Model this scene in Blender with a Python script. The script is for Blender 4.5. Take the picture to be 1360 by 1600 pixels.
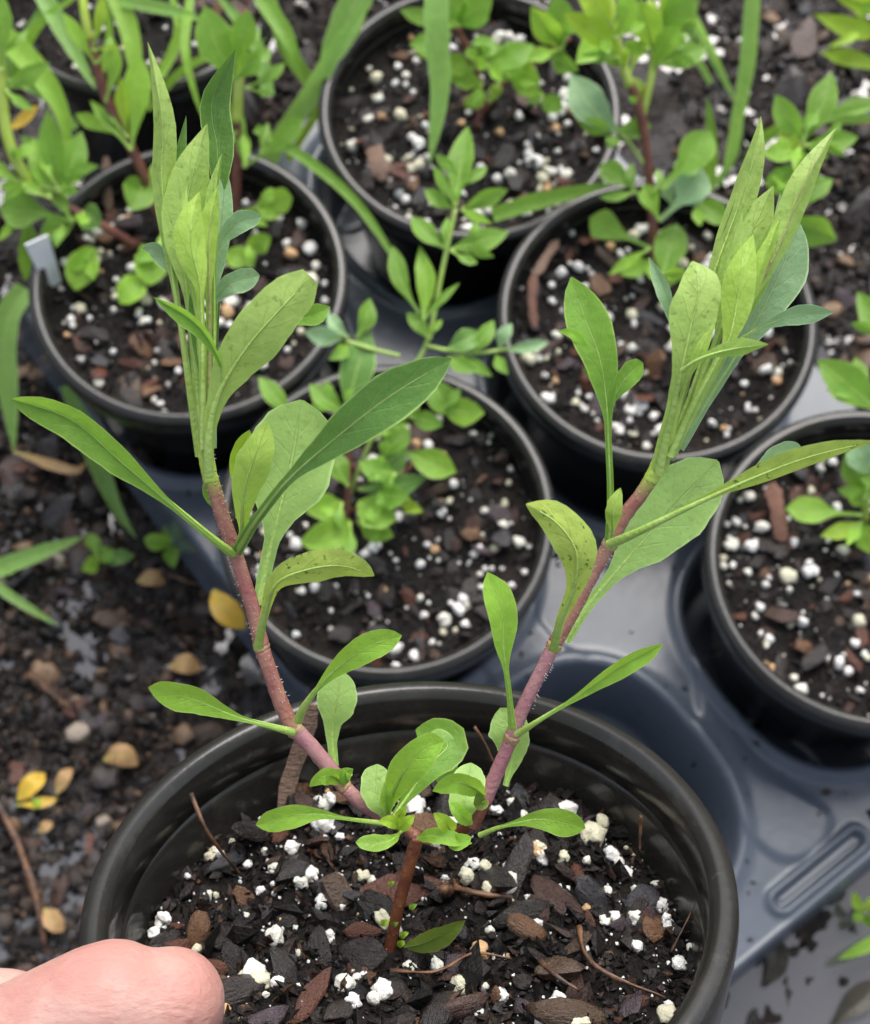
import bpy, bmesh, math, random
import numpy as np
from mathutils import Vector, Matrix, noise as mnoise, Quaternion

random.seed(7)
rnd = random.Random(11)
sc = bpy.context.scene
for o in list(bpy.data.objects): bpy.data.objects.remove(o)
COL = sc.collection
R = math.radians

# ------------------------------------------------------------------ camera, sky, sun, exposure
FPX = 2500.0                       # focal length in pixels of the 1360 x 1600 photograph
PITCH, ROLL, CAMH = R(68.433), R(0.9655), 0.5763
X0 = Vector((1, 0, 0)); FW = Vector((0, math.cos(PITCH), -math.sin(PITCH))); U0 = Vector((0, math.sin(PITCH), math.cos(PITCH)))
CX = X0*math.cos(ROLL) + U0*math.sin(ROLL); CU = U0*math.cos(ROLL) - X0*math.sin(ROLL)
CAM = Vector((0, 0, CAMH))
cd = bpy.data.cameras.new('camera'); cam = bpy.data.objects.new('camera', cd); COL.objects.link(cam)
m3 = Matrix((CX, CU, -FW)).transposed()
cam.matrix_world = Matrix.Translation(CAM) @ m3.to_4x4()
cd.sensor_fit = 'VERTICAL'; cd.sensor_height = 24.0; cd.lens = FPX/1600.0*24.0
cd.clip_start = 0.01; cd.clip_end = 200
cd.dof.use_dof = True; cd.dof.focus_distance = 0.262; cd.dof.aperture_fstop = 20.0
sc.camera = cam

w = bpy.data.worlds.new('World'); sc.world = w; w.use_nodes = True
nt = w.node_tree; bg = nt.nodes['Background']
sky = nt.nodes.new('ShaderNodeTexSky'); sky.sky_type = 'NISHITA'; sky.sun_disc = False
SUN_EL, SUN_AZ = R(54), R(12)      # azimuth measured from +Y towards +X
sky.sun_elevation = SUN_EL; sky.sun_rotation = SUN_AZ; sky.air_density = 1.0; sky.dust_density = 4.0
hs = nt.nodes.new('ShaderNodeHueSaturation'); hs.inputs['Saturation'].default_value = 0.55
nt.links.new(sky.outputs[0], hs.inputs['Color']); nt.links.new(hs.outputs[0], bg.inputs[0])
bg.inputs[1].default_value = 0.125
sd = bpy.data.lights.new('sun', 'SUN'); sun = bpy.data.objects.new('sun', sd); COL.objects.link(sun)
sd.energy = 1.5; sd.angle = R(46); sd.color = (1.0, 0.975, 0.94)
sdir = Vector((math.sin(SUN_AZ)*math.cos(SUN_EL), math.cos(SUN_AZ)*math.cos(SUN_EL), math.sin(SUN_EL)))
sun.rotation_euler = sdir.to_track_quat('Z', 'Y').to_euler()
sc.view_settings.view_transform = 'Standard'; sc.view_settings.look = 'None'
sc.view_settings.exposure = 1.2; sc.view_settings.gamma = 1.0; sc.view_settings.use_curve_mapping = False
sc.render.engine = 'CYCLES'
sc.cycles.max_bounces = 8; sc.cycles.caustics_reflective = False; sc.cycles.caustics_refractive = False

# ------------------------------------------------------------------ geometry helpers
def ray(x, y): return CX*((x-680)/FPX) - CU*((y-800)/FPX) + FW
def on_z(x, y, z):
    d = ray(x, y); return CAM + d*((z-CAMH)/d.z)
def on_plane(x, y, p0, n):
    d = ray(x, y); return CAM + d*((p0-CAM).dot(n)/d.dot(n))
def px2m(p): return (p-CAM).dot(FW)/FPX      # metres per pixel at a point

def link(name, me, parent=None, mats=(), smooth=True):
    o = bpy.data.objects.new(name, me); COL.objects.link(o)
    if smooth and len(me.polygons): me.polygons.foreach_set('use_smooth', [True]*len(me.polygons))
    for m in mats: me.materials.append(m)
    if parent is not None:
        o.parent = parent
        o.matrix_parent_inverse = wm(parent).inverted()
    return o
def wm(o):
    m = o.matrix_basis.copy()
    if o.parent is not None: m = wm(o.parent) @ o.matrix_parent_inverse @ m
    return m
def child_local(name, me, parent, mtx=None):
    o = bpy.data.objects.new(name, me); COL.objects.link(o); o.parent = parent
    if mtx is not None: o.matrix_basis = mtx
    return o
def tag(o, label, cat, group=None, kind=None):
    if label: o['label'] = label
    if cat: o['category'] = cat
    if group: o['group'] = group
    if kind: o['kind'] = kind
    return o
def thing(name, label, cat, loc, group=None):
    o = bpy.data.objects.new(name, None); COL.objects.link(o); o.location = loc; o.empty_display_size = 0.01
    return tag(o, label, cat, group)
def mesh(name, vs, fs, uvs=None, mi=None):
    me = bpy.data.meshes.new(name); me.from_pydata([tuple(v) for v in vs], [], fs)
    if uvs is not None:
        l = me.uv_layers.new(name='UVMap'); li = np.empty(len(me.loops), int); me.loops.foreach_get('vertex_index', li)
        l.data.foreach_set('uv', np.asarray(uvs, float)[li].ravel())
    if mi is not None: me.polygons.foreach_set('material_index', mi)
    me.update(); return me
def spline(pts, n):
    """centripetal-like Catmull-Rom through points (any dimension), n samples evenly in arc length"""
    P = np.array([list(p) for p in pts], float)
    if len(P) == 2: P = np.array([P[0], (P[0]+P[1])/2, P[1]])
    Q = np.vstack([2*P[0]-P[1], P, 2*P[-1]-P[-2]]); out = []
    for i in range(1, len(Q)-2):
        for t in np.linspace(0, 1, 12, endpoint=False):
            a, b, c, d = Q[i-1], Q[i], Q[i+1], Q[i+2]
            out.append(0.5*((2*b)+(-a+c)*t+(2*a-5*b+4*c-d)*t*t+(-a+3*b-3*c+d)*t**3))
    out.append(P[-1]); out = np.array(out)
    s = np.concatenate([[0], np.cumsum(np.linalg.norm(np.diff(out[:, :3], axis=0), axis=1))]); q = np.linspace(0, s[-1], n)
    return np.stack([np.interp(q, s, out[:, k]) for k in range(out.shape[1])], 1)
def lathe(prof, n=96, name='lathe'):
    vs, fs, m = [], [], len(prof)
    for k in range(n):
        a = 2*math.pi*k/n
        for r, z in prof: vs.append((r*math.cos(a), r*math.sin(a), z))
    for k in range(n):
        k2 = (k+1) % n
        for j in range(m-1): fs.append((k*m+j, k2*m+j, k2*m+j+1, k*m+j+1))
    return mesh(name, vs, fs)
def tube_geo(pts, rad, ns=10, n=None, vs=None, fs=None, cap=True, wob=0.0):
    """append a tapered tube; pts Vectors, rad one radius per point"""
    vs = [] if vs is None else vs; fs = [] if fs is None else fs
    n = n or max(6, 5*len(pts))
    S = spline([list(p)+[r] for p, r in zip(pts, rad)], n); base = len(vs)
    T = np.gradient(S[:, :3], axis=0); up = Vector((0.31, -0.7, 0.63)).normalized(); prev = None
    for i in range(n):
        t = Vector(T[i]).normalized()
        u = (up - t*up.dot(t)) if prev is None else (prev - t*prev.dot(t))
        u.normalize(); prev = u; v = t.cross(u); c = Vector(S[i, :3])
        for k in range(ns):
            a = 2*math.pi*k/ns; r = S[i, 3]*(1+wob*(mnoise.noise(Vector((i*.37, k*1.3, base*.01)))))
            vs.append(c + (u*math.cos(a)+v*math.sin(a))*r)
    for i in range(n-1):
        for k in range(ns):
            k2 = (k+1) % ns; fs.append((base+i*ns+k, base+i*ns+k2, base+(i+1)*ns+k2, base+(i+1)*ns+k))
    if cap:
        fs.append(tuple(base+k for k in range(ns))[::-1]); fs.append(tuple(base+(n-1)*ns+k for k in range(ns)))
    return vs, fs
def tube(name, pts, rad, parent, mat, ns=10, n=None, wob=0.0):
    vs, fs = tube_geo(pts, rad, ns, n, wob=wob); m_ = len(vs)//ns
    return link(name, mesh(name, vs, fs, [(k % ns/ns, (k//ns)/(m_-1)) for k in range(len(vs))]), parent, [mat])

# ------------------------------------------------------------------ materials
class M:
    def __init__(s, name):
        s.m = bpy.data.materials.new(name); s.m.use_nodes = True; s.t = s.m.node_tree
        s.p = s.t.nodes['Principled BSDF']; s.out = s.t.nodes['Material Output']
    def n(s, typ, **kw):
        nd = s.t.nodes.new('ShaderNode'+typ)
        for k, v in kw.items():
            if hasattr(nd, k): setattr(nd, k, v)
            else: nd.inputs[k.replace('_', ' ')].default_value = v
        return nd
    def l(s, a, b): s.t.links.new(a, b); return b.node
    def math(s, op, a, b=None, c=None):
        nd = s.t.nodes.new('ShaderNodeMath'); nd.operation = op
        for i, v in enumerate((a, b, c)):
            if v is None: continue
            if isinstance(v, (int, float)): nd.inputs[i].default_value = v
            else: s.l(v, nd.inputs[i])
        return nd.outputs[0]
    def mix(s, f, a, b):
        nd = s.t.nodes.new('ShaderNodeMix'); nd.data_type = 'RGBA'
        for sock, v in ((nd.inputs[0], f), (nd.inputs[6], a), (nd.inputs[7], b)):
            if isinstance(v, (int, float)): sock.default_value = v
            elif isinstance(v, tuple): sock.default_value = (*v, 1)
            else: s.l(v, sock)
        return nd.outputs[2]
    def ramp(s, f, stops, const=False):
        nd = s.t.nodes.new('ShaderNodeValToRGB'); e = nd.color_ramp.elements
        if const: nd.color_ramp.interpolation = 'CONSTANT'
        while len(e) < len(stops): e.new(0.5)
        for el, (p, c) in zip(e, stops): el.position = p; el.color = (*c, 1) if isinstance(c, tuple) else (c, c, c, 1)
        s.l(f, nd.inputs[0]); return nd.outputs[0]
    def smooth(s, v, a, b):
        nd = s.t.nodes.new('ShaderNodeMapRange'); nd.interpolation_type = 'SMOOTHSTEP'
        s.l(v, nd.inputs[0]); nd.inputs[1].default_value = a; nd.inputs[2].default_value = b
        return nd.outputs[0]
    def coord(s, which='Object'): return s.t.nodes.new('ShaderNodeTexCoord').outputs[which]
    def noise(s, scale, detail=4, vec=None, rough=0.55):
        nd = s.n('TexNoise'); nd.inputs['Scale'].default_value = scale; nd.inputs['Detail'].default_value = detail
        nd.inputs['Roughness'].default_value = rough; s.l(vec if vec is not None else s.coord(), nd.inputs['Vector']); return nd.outputs['Fac']
    def voro(s, scale, vec=None, feature='F1', out='Distance'):
        nd = s.n('TexVoronoi'); nd.feature = feature; nd.inputs['Scale'].default_value = scale
        s.l(vec if vec is not None else s.coord(), nd.inputs['Vector']); return nd.outputs[out]
    def bump(s, h, dist, strength=1.0, prev=None):
        nd = s.n('Bump'); nd.inputs['Distance'].default_value = dist; nd.inputs['Strength'].default_value = strength
        s.l(h, nd.inputs['Height'])
        if prev is not None: s.l(prev, nd.inputs['Normal'])
        return nd.outputs[0]
    def set(s, **kw):
        names = dict(col='Base Color', rough='Roughness', spec='Specular IOR Level', nrm='Normal', coat='Coat Weight', sss='Subsurface Weight')
        for k, v in kw.items():
            sock = s.p.inputs[names[k]]
            if isinstance(v, tuple): sock.default_value = (*v, 1)
            elif isinstance(v, (int, float)): sock.default_value = v
            else: s.l(v, sock)
        return s
    def rand(s): return s.n('ObjectInfo').outputs['Random']

def leaf_mat(name, top, under, trans, vein=(0.30, 0.42, 0.10), spots=0.0, rough=0.46, nveins=9, tw=0.45, spotcol=(0.03, 0.03, 0.012)):
    k = M(name); uv = k.t.nodes.new('ShaderNodeUVMap'); uv.uv_map = 'UVMap'
    sx = k.n('SeparateXYZ'); k.l(uv.outputs[0], sx.inputs[0]); u, v = sx.outputs[0], sx.outputs[1]
    a = k.math('ABSOLUTE', k.math('MULTIPLY_ADD', u, 2.0, -1.0))
    n1 = k.noise(160, 5); n2 = k.noise(900, 3)
    wob = k.math('MULTIPLY_ADD', n1, 0.10, -0.05)
    # midrib: narrows towards the tip
    wid = k.math('MULTIPLY_ADD', v, -0.07, 0.10)
    mid = k.math('SUBTRACT', 1.0, k.smooth(k.math('DIVIDE', a, wid), 0.45, 1.0))
    # side veins leave the midrib at an angle
    ph = k.math('FRACT', k.math('ADD', k.math('SUBTRACT', k.math('MULTIPLY', v, float(nveins)), k.math('MULTIPLY', a, 1.5)), k.math('MULTIPLY', wob, 5.0)))
    side = k.math('SUBTRACT', 1.0, k.smooth(k.math('ABSOLUTE', k.math('SUBTRACT', ph, 0.5)), 0.0, 0.085))
    side = k.math('MULTIPLY', side, k.smooth(a, 0.98, 0.3))
    edge = k.smooth(a, 0.90, 0.97)
    back = k.n('NewGeometry').outputs['Backfacing']
    var = k.math('MULTIPLY_ADD', k.rand(), 0.30, 0.0)
    t2 = k.mix(k.math('ADD', k.math('MULTIPLY', n1, 0.55), var), tuple(c*0.72 for c in top), tuple(min(1, c*1.45) for c in top))
    u2 = k.mix(k.math('ADD', k.math('MULTIPLY', n1, 0.55), var), tuple(c*0.78 for c in under), tuple(min(1, c*1.3) for c in under))
    c = k.mix(back, t2, u2)
    c = k.mix(k.math('MULTIPLY', side, k.math('MULTIPLY_ADD', back, -0.10, 0.16)), c, vein)
    c = k.mix(k.math('MULTIPLY', side, k.math('MULTIPLY', back, 0.20)), c, tuple(x*0.4 for x in under))
    c = k.mix(k.math('MULTIPLY', mid, 0.55), c, vein)
    c = k.mix(k.math('MULTIPLY', edge, 0.75), c, tuple(min(1, x*1.35) for x in vein))
    c = k.mix(k.math('MULTIPLY', k.smooth(n2, 0.60, 0.74), 0.28), c, tuple(min(1, x*1.7) for x in top))
    n4 = k.noise(330, 3)
    c = k.mix(k.math('MULTIPLY', k.smooth(n4, 0.56, 0.36), 0.22), c, tuple(x*0.55 for x in top))
    net = k.voro(1500, feature='DISTANCE_TO_EDGE'); net = k.math('SUBTRACT', 1.0, k.smooth(net, 0.0, 0.12))
    c = k.mix(k.math('MULTIPLY', net, 0.10), c, vein)
    if spots:
        sp = k.math('MULTIPLY', k.smooth(k.noise(1050, 2), 0.60, 0.67), k.smooth(k.noise(110, 2), 0.40, 0.56))
        c = k.mix(k.math('MULTIPLY', sp, spots), c, spotcol)
    h = k.math('SUBTRACT', k.math('MULTIPLY', n2, 0.5), k.math('ADD', k.math('MULTIPLY', side, 0.22), mid))
    nr = k.bump(h, 0.00022, 0.8); nr = k.bump(n1, 0.0012, 0.5, nr)
    k.set(col=c, rough=k.math('MULTIPLY_ADD', k.math('ADD', n1, k.math('MULTIPLY', n2, 0.4)), 0.45, rough-0.30), spec=0.34, nrm=nr)
    tr = k.n('BsdfTranslucent'); k.l(k.mix(0.5, c, trans), tr.inputs[0]); k.l(nr, tr.inputs[1])
    ms = k.n('MixShader'); ms.inputs[0].default_value = tw
    k.l(k.p.outputs[0], ms.inputs[1]); k.l(tr.outputs[0], ms.inputs[2]); k.l(ms.outputs[0], k.out.inputs[0])
    return k.m

LEAF = {
 'mid':   leaf_mat('leaf_mid_green', (0.165, 0.340, 0.040), (0.29, 0.43, 0.095), (0.50, 0.88, 0.09), spots=0.22, spotcol=(0.10, 0.085, 0.03)),
 'lite':  leaf_mat('leaf_fresh_green', (0.235, 0.450, 0.045), (0.40, 0.57, 0.11), (0.62, 0.95, 0.09), spots=0.22, spotcol=(0.10, 0.085, 0.03)),
 'dark':  leaf_mat('leaf_dark_green', (0.098, 0.215, 0.040), (0.28, 0.42, 0.11), (0.26, 0.55, 0.07), vein=(0.32, 0.46, 0.14), tw=0.24, spots=0.22, spotcol=(0.10, 0.085, 0.03)),
 'pale':  leaf_mat('leaf_pale_broad', (0.36, 0.58, 0.155), (0.37, 0.56, 0.16), (0.62, 0.94, 0.20), vein=(0.42, 0.60, 0.23), spots=0.22, spotcol=(0.10, 0.085, 0.03)),
 'blue':  leaf_mat('leaf_blue_green', (0.235, 0.390, 0.190), (0.30, 0.44, 0.19), (0.40, 0.64, 0.26), vein=(0.40, 0.52, 0.30), tw=0.30),
 'spot':  leaf_mat('leaf_spotted', (0.17, 0.31, 0.045), (0.39, 0.50, 0.095), (0.58, 0.80, 0.09), spots=1.0, tw=0.34),
 'fleck': leaf_mat('leaf_flecked', (0.17, 0.31, 0.045), (0.38, 0.54, 0.135), (0.60, 0.90, 0.14), spots=0.35, tw=0.40),
 'yel':   leaf_mat('leaf_yellow_green', (0.32, 0.50, 0.035), (0.37, 0.53, 0.06), (0.66, 0.92, 0.07)),
 'grass': leaf_mat('grass_blade_green', (0.24, 0.45, 0.100), (0.27, 0.46, 0.11), (0.50, 0.85, 0.14), nveins=1, vein=(0.40, 0.56, 0.23)),
 'gold':  leaf_mat('fallen_leaf_yellow', (0.48, 0.31, 0.03), (0.46, 0.30, 0.04), (0.6, 0.42, 0.05), vein=(0.38, 0.25, 0.05), tw=0.2),
 'tan':   leaf_mat('fallen_leaf_tan', (0.33, 0.20, 0.085), (0.30, 0.19, 0.08), (0.4, 0.27, 0.12), vein=(0.3, 0.18, 0.08), spots=0.5, tw=0.15),
 'leafrefl': leaf_mat('puddle_leaf_reflection', (0.022, 0.019, 0.010), (0.022, 0.019, 0.010), (0.03, 0.03, 0.01), vein=(0.022, 0.019, 0.010), tw=0.05, rough=0.4),  # near-black colour that paints plant reflections on the puddle
 'olive': leaf_mat('leaf_old_olive', (0.13, 0.21, 0.03), (0.2, 0.26, 0.06), (0.25, 0.36, 0.05), vein=(0.25, 0.2, 0.05), spots=0.25),
}
def stem_mat(name, c1, c2, rough=0.32, fade=None):
    k = M(name); n = k.noise(220, 4); n2 = k.noise(1200, 3)
    c = k.mix(k.smooth(n, 0.35, 0.68), c1, c2)
    if fade:
        uv = k.t.nodes.new('ShaderNodeUVMap'); uv.uv_map = 'UVMap'; sx = k.n('SeparateXYZ'); k.l(uv.outputs[0], sx.inputs[0])
        c = k.mix(k.smooth(k.math('ADD', sx.outputs[1], k.math('MULTIPLY_ADD', n, 0.4, -0.2)), fade[0], fade[1]), c, fade[2])
    c = k.mix(k.math('MULTIPLY', k.smooth(n2, 0.66, 0.74), 0.30), c, (0.55, 0.42, 0.38))
    k.set(col=c, rough=rough, spec=0.5, nrm=k.bump(n2, 0.0004, 0.6), sss=0.08)
    k.p.inputs['Subsurface Radius'].default_value = (0.004, 0.002, 0.001); k.p.inputs['Subsurface Scale'].default_value = 0.3
    return k.m
STEM = {
 'red':   stem_mat('stem_red', (0.255, 0.085, 0.075), (0.33, 0.165, 0.115)),
 'pink':  stem_mat('stem_purple_pink', (0.31, 0.125, 0.15), (0.36, 0.185, 0.185)),
 'brown': stem_mat('stem_woody_brown', (0.10, 0.030, 0.014), (0.19, 0.066, 0.026), 0.35),
 'green': stem_mat('stem_green', (0.35, 0.48, 0.055), (0.42, 0.54, 0.10)),
 'vein':  stem_mat('petiole_green', (0.27, 0.40, 0.075), (0.34, 0.48, 0.12)),
 'purp':  stem_mat('petiole_purple', (0.24, 0.18, 0.09), (0.32, 0.34, 0.12)),
 'node':  stem_mat('node_pale', (0.30, 0.175, 0.10), (0.35, 0.26, 0.12)),
 'fade':  stem_mat('stem_red_to_green', (0.255, 0.085, 0.075), (0.33, 0.165, 0.115), fade=(0.72, 1.02, (0.30, 0.34, 0.06))),
 'dkred': stem_mat('stem_dark_red', (0.14, 0.045, 0.035), (0.20, 0.08, 0.05)),
}
def mk_pot():
    k = M('pot_plastic_charcoal'); n = k.noise(35, 5); n2 = k.noise(400, 3)
    st = k.n('Mapping'); st.inputs['Scale'].default_value = (1, 1, 60); k.l(k.coord(), st.inputs[0]); n3 = k.noise(14, 4, st.outputs[0])
    c = k.mix(n, (0.010, 0.0097, 0.0085), (0.019, 0.018, 0.0155))
    c = k.mix(k.math('MULTIPLY', k.smooth(n2, 0.62, 0.8), 0.25), c, (0.06, 0.057, 0.05))
    c = k.mix(k.math('MULTIPLY', k.smooth(k.noise(75, 5, rough=0.7), 0.50, 0.72), 0.35), c, (0.055, 0.050, 0.042))
    k.set(col=c, rough=k.math('MULTIPLY_ADD', n, 0.18, 0.12), spec=0.42, nrm=k.bump(n3, 0.0003, 0.08, k.bump(n2, 0.0002, 0.4)))
    return k.m
def mk_tray():
    k = M('tray_plastic_slate'); n = k.noise(22, 5); n2 = k.noise(260, 4)
    c = k.mix(n, (0.050, 0.061, 0.078), (0.078, 0.092, 0.112))
    c = k.mix(k.math('MULTIPLY', k.smooth(n2, 0.60, 0.78), 0.4), c, (0.11, 0.12, 0.14))
    k.set(col=c, rough=k.math('MULTIPLY_ADD', n2, 0.20, 0.12), spec=0.36, nrm=k.bump(k.noise(12, 2), 0.004, 0.35, k.bump(n2, 0.0003, 0.15)))
    return k.m
def mk_soil(name, c1, c2, rough, sc_=1.0, spec=0.22):
    k = M(name); n = k.noise(420*sc_, 6, rough=0.7); v = k.voro(650*sc_); n3 = k.noise(60*sc_, 3)
    c = k.mix(k.smooth(n, 0.35, 0.75), c1, c2)
    c = k.mix(k.math('MULTIPLY', k.smooth(n3, 0.5, 0.7), 0.5), c, tuple(x*1.7 for x in c2))
    k.set(col=c, rough=k.math('MULTIPLY_ADD', n3, 0.5, rough-0.2), spec=spec, nrm=k.bump(n, 0.0022, 0.9, k.bump(v, 0.0012, 0.7)))
    return k.m
def mk_bark(name, stops, rough=0.38, sc_=1.0):
    k = M(name); st = k.n('Mapping'); st.inputs['Scale'].default_value = (0.7*sc_, 3.2*sc_, 2.0*sc_); k.l(k.coord(), st.inputs[0])
    n = k.noise(1.7, 6, st.outputs[0], 0.65); n2 = k.noise(7*sc_, 3)
    c = k.ramp(k.rand(), stops, True)
    c = k.mix(k.smooth(n, 0.3, 0.75), c, k.mix(0.28, c, (0.10, 0.070, 0.055)))
    c = k.mix(k.math('MULTIPLY', k.smooth(n2, 0.5, 0.35), 0.5), c, (0.008, 0.007, 0.006))
    k.set(col=c, rough=k.math('MULTIPLY_ADD', n2, 0.40, rough-0.24), spec=0.5, nrm=k.bump(n, 0.0009, 0.9, k.bump(n2, 0.0004, 0.7)))
    return k.m
def mk_perlite():
    k = M('perlite_white'); n = k.noise(2.2, 5); v = k.voro(3.4); r = k.rand()
    c = k.ramp(r, [(0, (0.64, 0.63, 0.60)), (0.55, (0.58, 0.57, 0.50)), (0.8, (0.50, 0.48, 0.35)), (0.95, (0.46, 0.29, 0.15))], True)
    c = k.mix(k.math('MULTIPLY', k.smooth(n, 0.52, 0.75), 0.5), c, (0.42, 0.38, 0.28))
    k.set(col=c, rough=0.75, spec=0.3, nrm=k.bump(v, 0.0004, 0.35, k.bump(n, 0.0006, 0.5)), sss=0.15)
    k.p.inputs['Subsurface Scale'].default_value = 0.001
    return k.m
POT, TRAY, PERL = mk_pot(), mk_tray(), mk_perlite()
MIX = mk_soil('potting_mix_dark', (0.003, 0.0025, 0.0022), (0.016, 0.0115, 0.0095), 0.5)
def mk_dirt():
    k = M('wet_dirt'); n = k.noise(260, 6, rough=0.7); n3 = k.noise(32, 4); v = k.voro(330); n5 = k.noise(90, 4)
    c = k.mix(k.smooth(n, 0.35, 0.75), (0.0045, 0.0035, 0.003), (0.026, 0.019, 0.0145))
    c = k.mix(k.math('MULTIPLY', k.smooth(n5, 0.52, 0.70), 0.6), c, (0.050, 0.033, 0.023))
    wet = k.smooth(n3, 0.44, 0.56)
    k.set(col=c, rough=k.math('MULTIPLY_ADD', wet, -0.42, 0.52), spec=k.math('MULTIPLY_ADD', wet, 0.3, 0.18), nrm=k.bump(n, 0.0022, 0.8, k.bump(v, 0.0018, 0.6)))
    return k.m
DIRT = mk_dirt()
BARK = mk_bark('bark_chips', [(0, (0.006, 0.005, 0.005)), (0.30, (0.014, 0.011, 0.010)), (0.43, (0.040, 0.015, 0.009)), (0.58, (0.095, 0.029, 0.014)),
                              (0.68, (0.048, 0.034, 0.044)), (0.79, (0.028, 0.031, 0.038)), (0.87, (0.060, 0.034, 0.018)), (0.95, (0.13, 0.062, 0.026))], 0.34)
def mk_crumb(name, stops, rough=0.42):
    k = M(name); r = k.n('NewGeometry').outputs['Random Per Island']; n = k.noise(900, 4)
    c = k.mix(k.smooth(n, 0.35, 0.7), k.ramp(r, stops, True), (0.008, 0.007, 0.006))
    k.set(col=c, rough=k.math('MULTIPLY_ADD', n, 0.4, rough-0.1), spec=0.24, nrm=k.bump(n, 0.0008, 0.8)); return k.m
CRUMB = mk_crumb('mix_crumbs', [(0, (0.005, 0.0045, 0.004)), (0.45, (0.012, 0.009, 0.008)), (0.68, (0.030, 0.016, 0.011)), (0.85, (0.026, 0.022, 0.024)), (0.95, (0.075, 0.036, 0.018))])
LITTER = mk_crumb('dirt_litter', [(0, (0.007, 0.006, 0.005)), (0.45, (0.020, 0.014, 0.011)), (0.68, (0.060, 0.036, 0.024)), (0.82, (0.040, 0.036, 0.038)), (0.91, (0.16, 0.10, 0.06)), (0.97, (0.20, 0.16, 0.13))], 0.4)
PEB = mk_bark('ground_pebbles', [(0, (0.018, 0.013, 0.011)), (0.38, (0.035, 0.023, 0.016)), (0.6, (0.10, 0.058, 0.034)), (0.72, (0.05, 0.043, 0.042)), (0.86, (0.20, 0.125, 0.07)), (0.95, (0.34, 0.28, 0.22))], 0.42)
TWIG = stem_mat('twig_brown', (0.035, 0.016, 0.009), (0.15, 0.070, 0.030), 0.5)
STRIP = mk_bark('bark_strip_tan', [(0, (0.19, 0.115, 0.078)), (0.5, (0.20, 0.09, 0.055))], 0.6, 260)
def mk_water():
    k = M('murky_water'); n = k.noise(9, 4); n2 = k.noise(60, 3)
    c = k.mix(n, (0.045, 0.045, 0.050), (0.085, 0.085, 0.092))
    k.set(col=c, rough=0.08, spec=0.75, nrm=k.bump(n2, 0.0006, 0.25)); return k.m
WATER = mk_water()
def mk_skin():
    k = M('skin'); n = k.noise(60, 4); n3 = k.noise(600, 3)
    st = k.n('Mapping'); st.inputs['Scale'].default_value = (0.35, 1.0, 1.0); st.inputs['Rotation'].default_value = (0.2, 0.3, 0.9); k.l(k.coord(), st.inputs[0])
    n2 = k.noise(900, 4, st.outputs[0], 0.6)
    c = k.mix(k.smooth(n, 0.35, 0.65), (0.40, 0.200, 0.170), (0.475, 0.292, 0.248))
    c = k.mix(k.math('MULTIPLY', k.smooth(n3, 0.55, 0.7), 0.3), c, (0.37, 0.175, 0.14))
    k.set(col=c, rough=0.5, spec=0.27, nrm=k.bump(k.noise(240, 5, st.outputs[0], 0.65), 0.0014, 0.35, k.bump(n2, 0.0005, 0.32,  k.bump(k.voro(900), 0.0002, 0.3))), sss=0.4)
    k.p.inputs['Subsurface Radius'].default_value = (0.9, 0.35, 0.2); k.p.inputs['Subsurface Scale'].default_value = 0.003
    return k.m
SKIN = mk_skin()
NAIL = M('nail').set(col=(0.46, 0.27, 0.22), rough=0.25, spec=0.5).m
WHITE = M('tag_plastic_white'); WHITE.set(col=WHITE.mix(WHITE.noise(120, 4), (0.55, 0.56, 0.60), (0.74, 0.75, 0.79)), rough=0.35); WHITE = WHITE.m

# ------------------------------------------------------------------ leaves
PROF = {
 'spat': [(0, .11), (.2, .11), (.38, .17), (.52, .42), (.66, .8), (.78, 1), (.88, .9), (.95, .6), (.985, .3), (1, .03)],
 'lanc': [(0, .12), (.15, .16), (.3, .38), (.5, .8), (.64, 1), (.78, .85), (.91, .4), (1, .02)],
 'oval': [(0, .16), (.1, .34), (.25, .74), (.48, 1), (.72, .88), (.88, .52), (.96, .22), (1, .03)],
 'obov': [(0, .12), (.15, .18), (.35, .5), (.55, .85), (.72, 1), (.87, .8), (.95, .48), (1, .03)],
 'round': [(0, .12), (.12, .25), (.3, .75), (.55, 1), (.78, .92), (.92, .6), (.98, .3), (1, .05)],
 'blade': [(0, .85), (.3, 1), (.6, .85), (.85, .45), (1, .02)],
 'spade': [(0, .13), (.34, .15), (.44, .3), (.54, .7), (.65, .97), (.75, 1), (.86, .8), (.94, .48), (.98, .22), (1, .03)],
 'spoon': [(0, .14), (.34, .17), (.44, .42), (.55, .8), (.67, .99), (.77, 1), (.87, .88), (.945, .62), (.985, .34), (1, .05)],
 'cut': [(0, .20), (.2, .24), (.36, .36), (.5, .74), (.66, 1), (.82, .98), (.93, .82), (1, .38)],
 'point': [(0, .12), (.14, .30), (.36, .82), (.54, 1), (.74, .76), (.89, .36), (1, .01)],
 'plan': [(0, .16), (.3, .16), (.45, .3), (.58, .78), (.7, 1), (.82, .82), (.92, .4), (1, .02)],
 'wing': [(0, .2), (.25, .24), (.45, .42), (.58, .8), (.72, 1), (.86, .85), (.95, .5), (.985, .25), (1, .04)],
 'shoot': [(0, .22), (.35, .22), (.46, .45), (.57, .86), (.68, 1), (.79, .93), (.9, .55), (.96, .25), (1, .02)],
}
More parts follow.
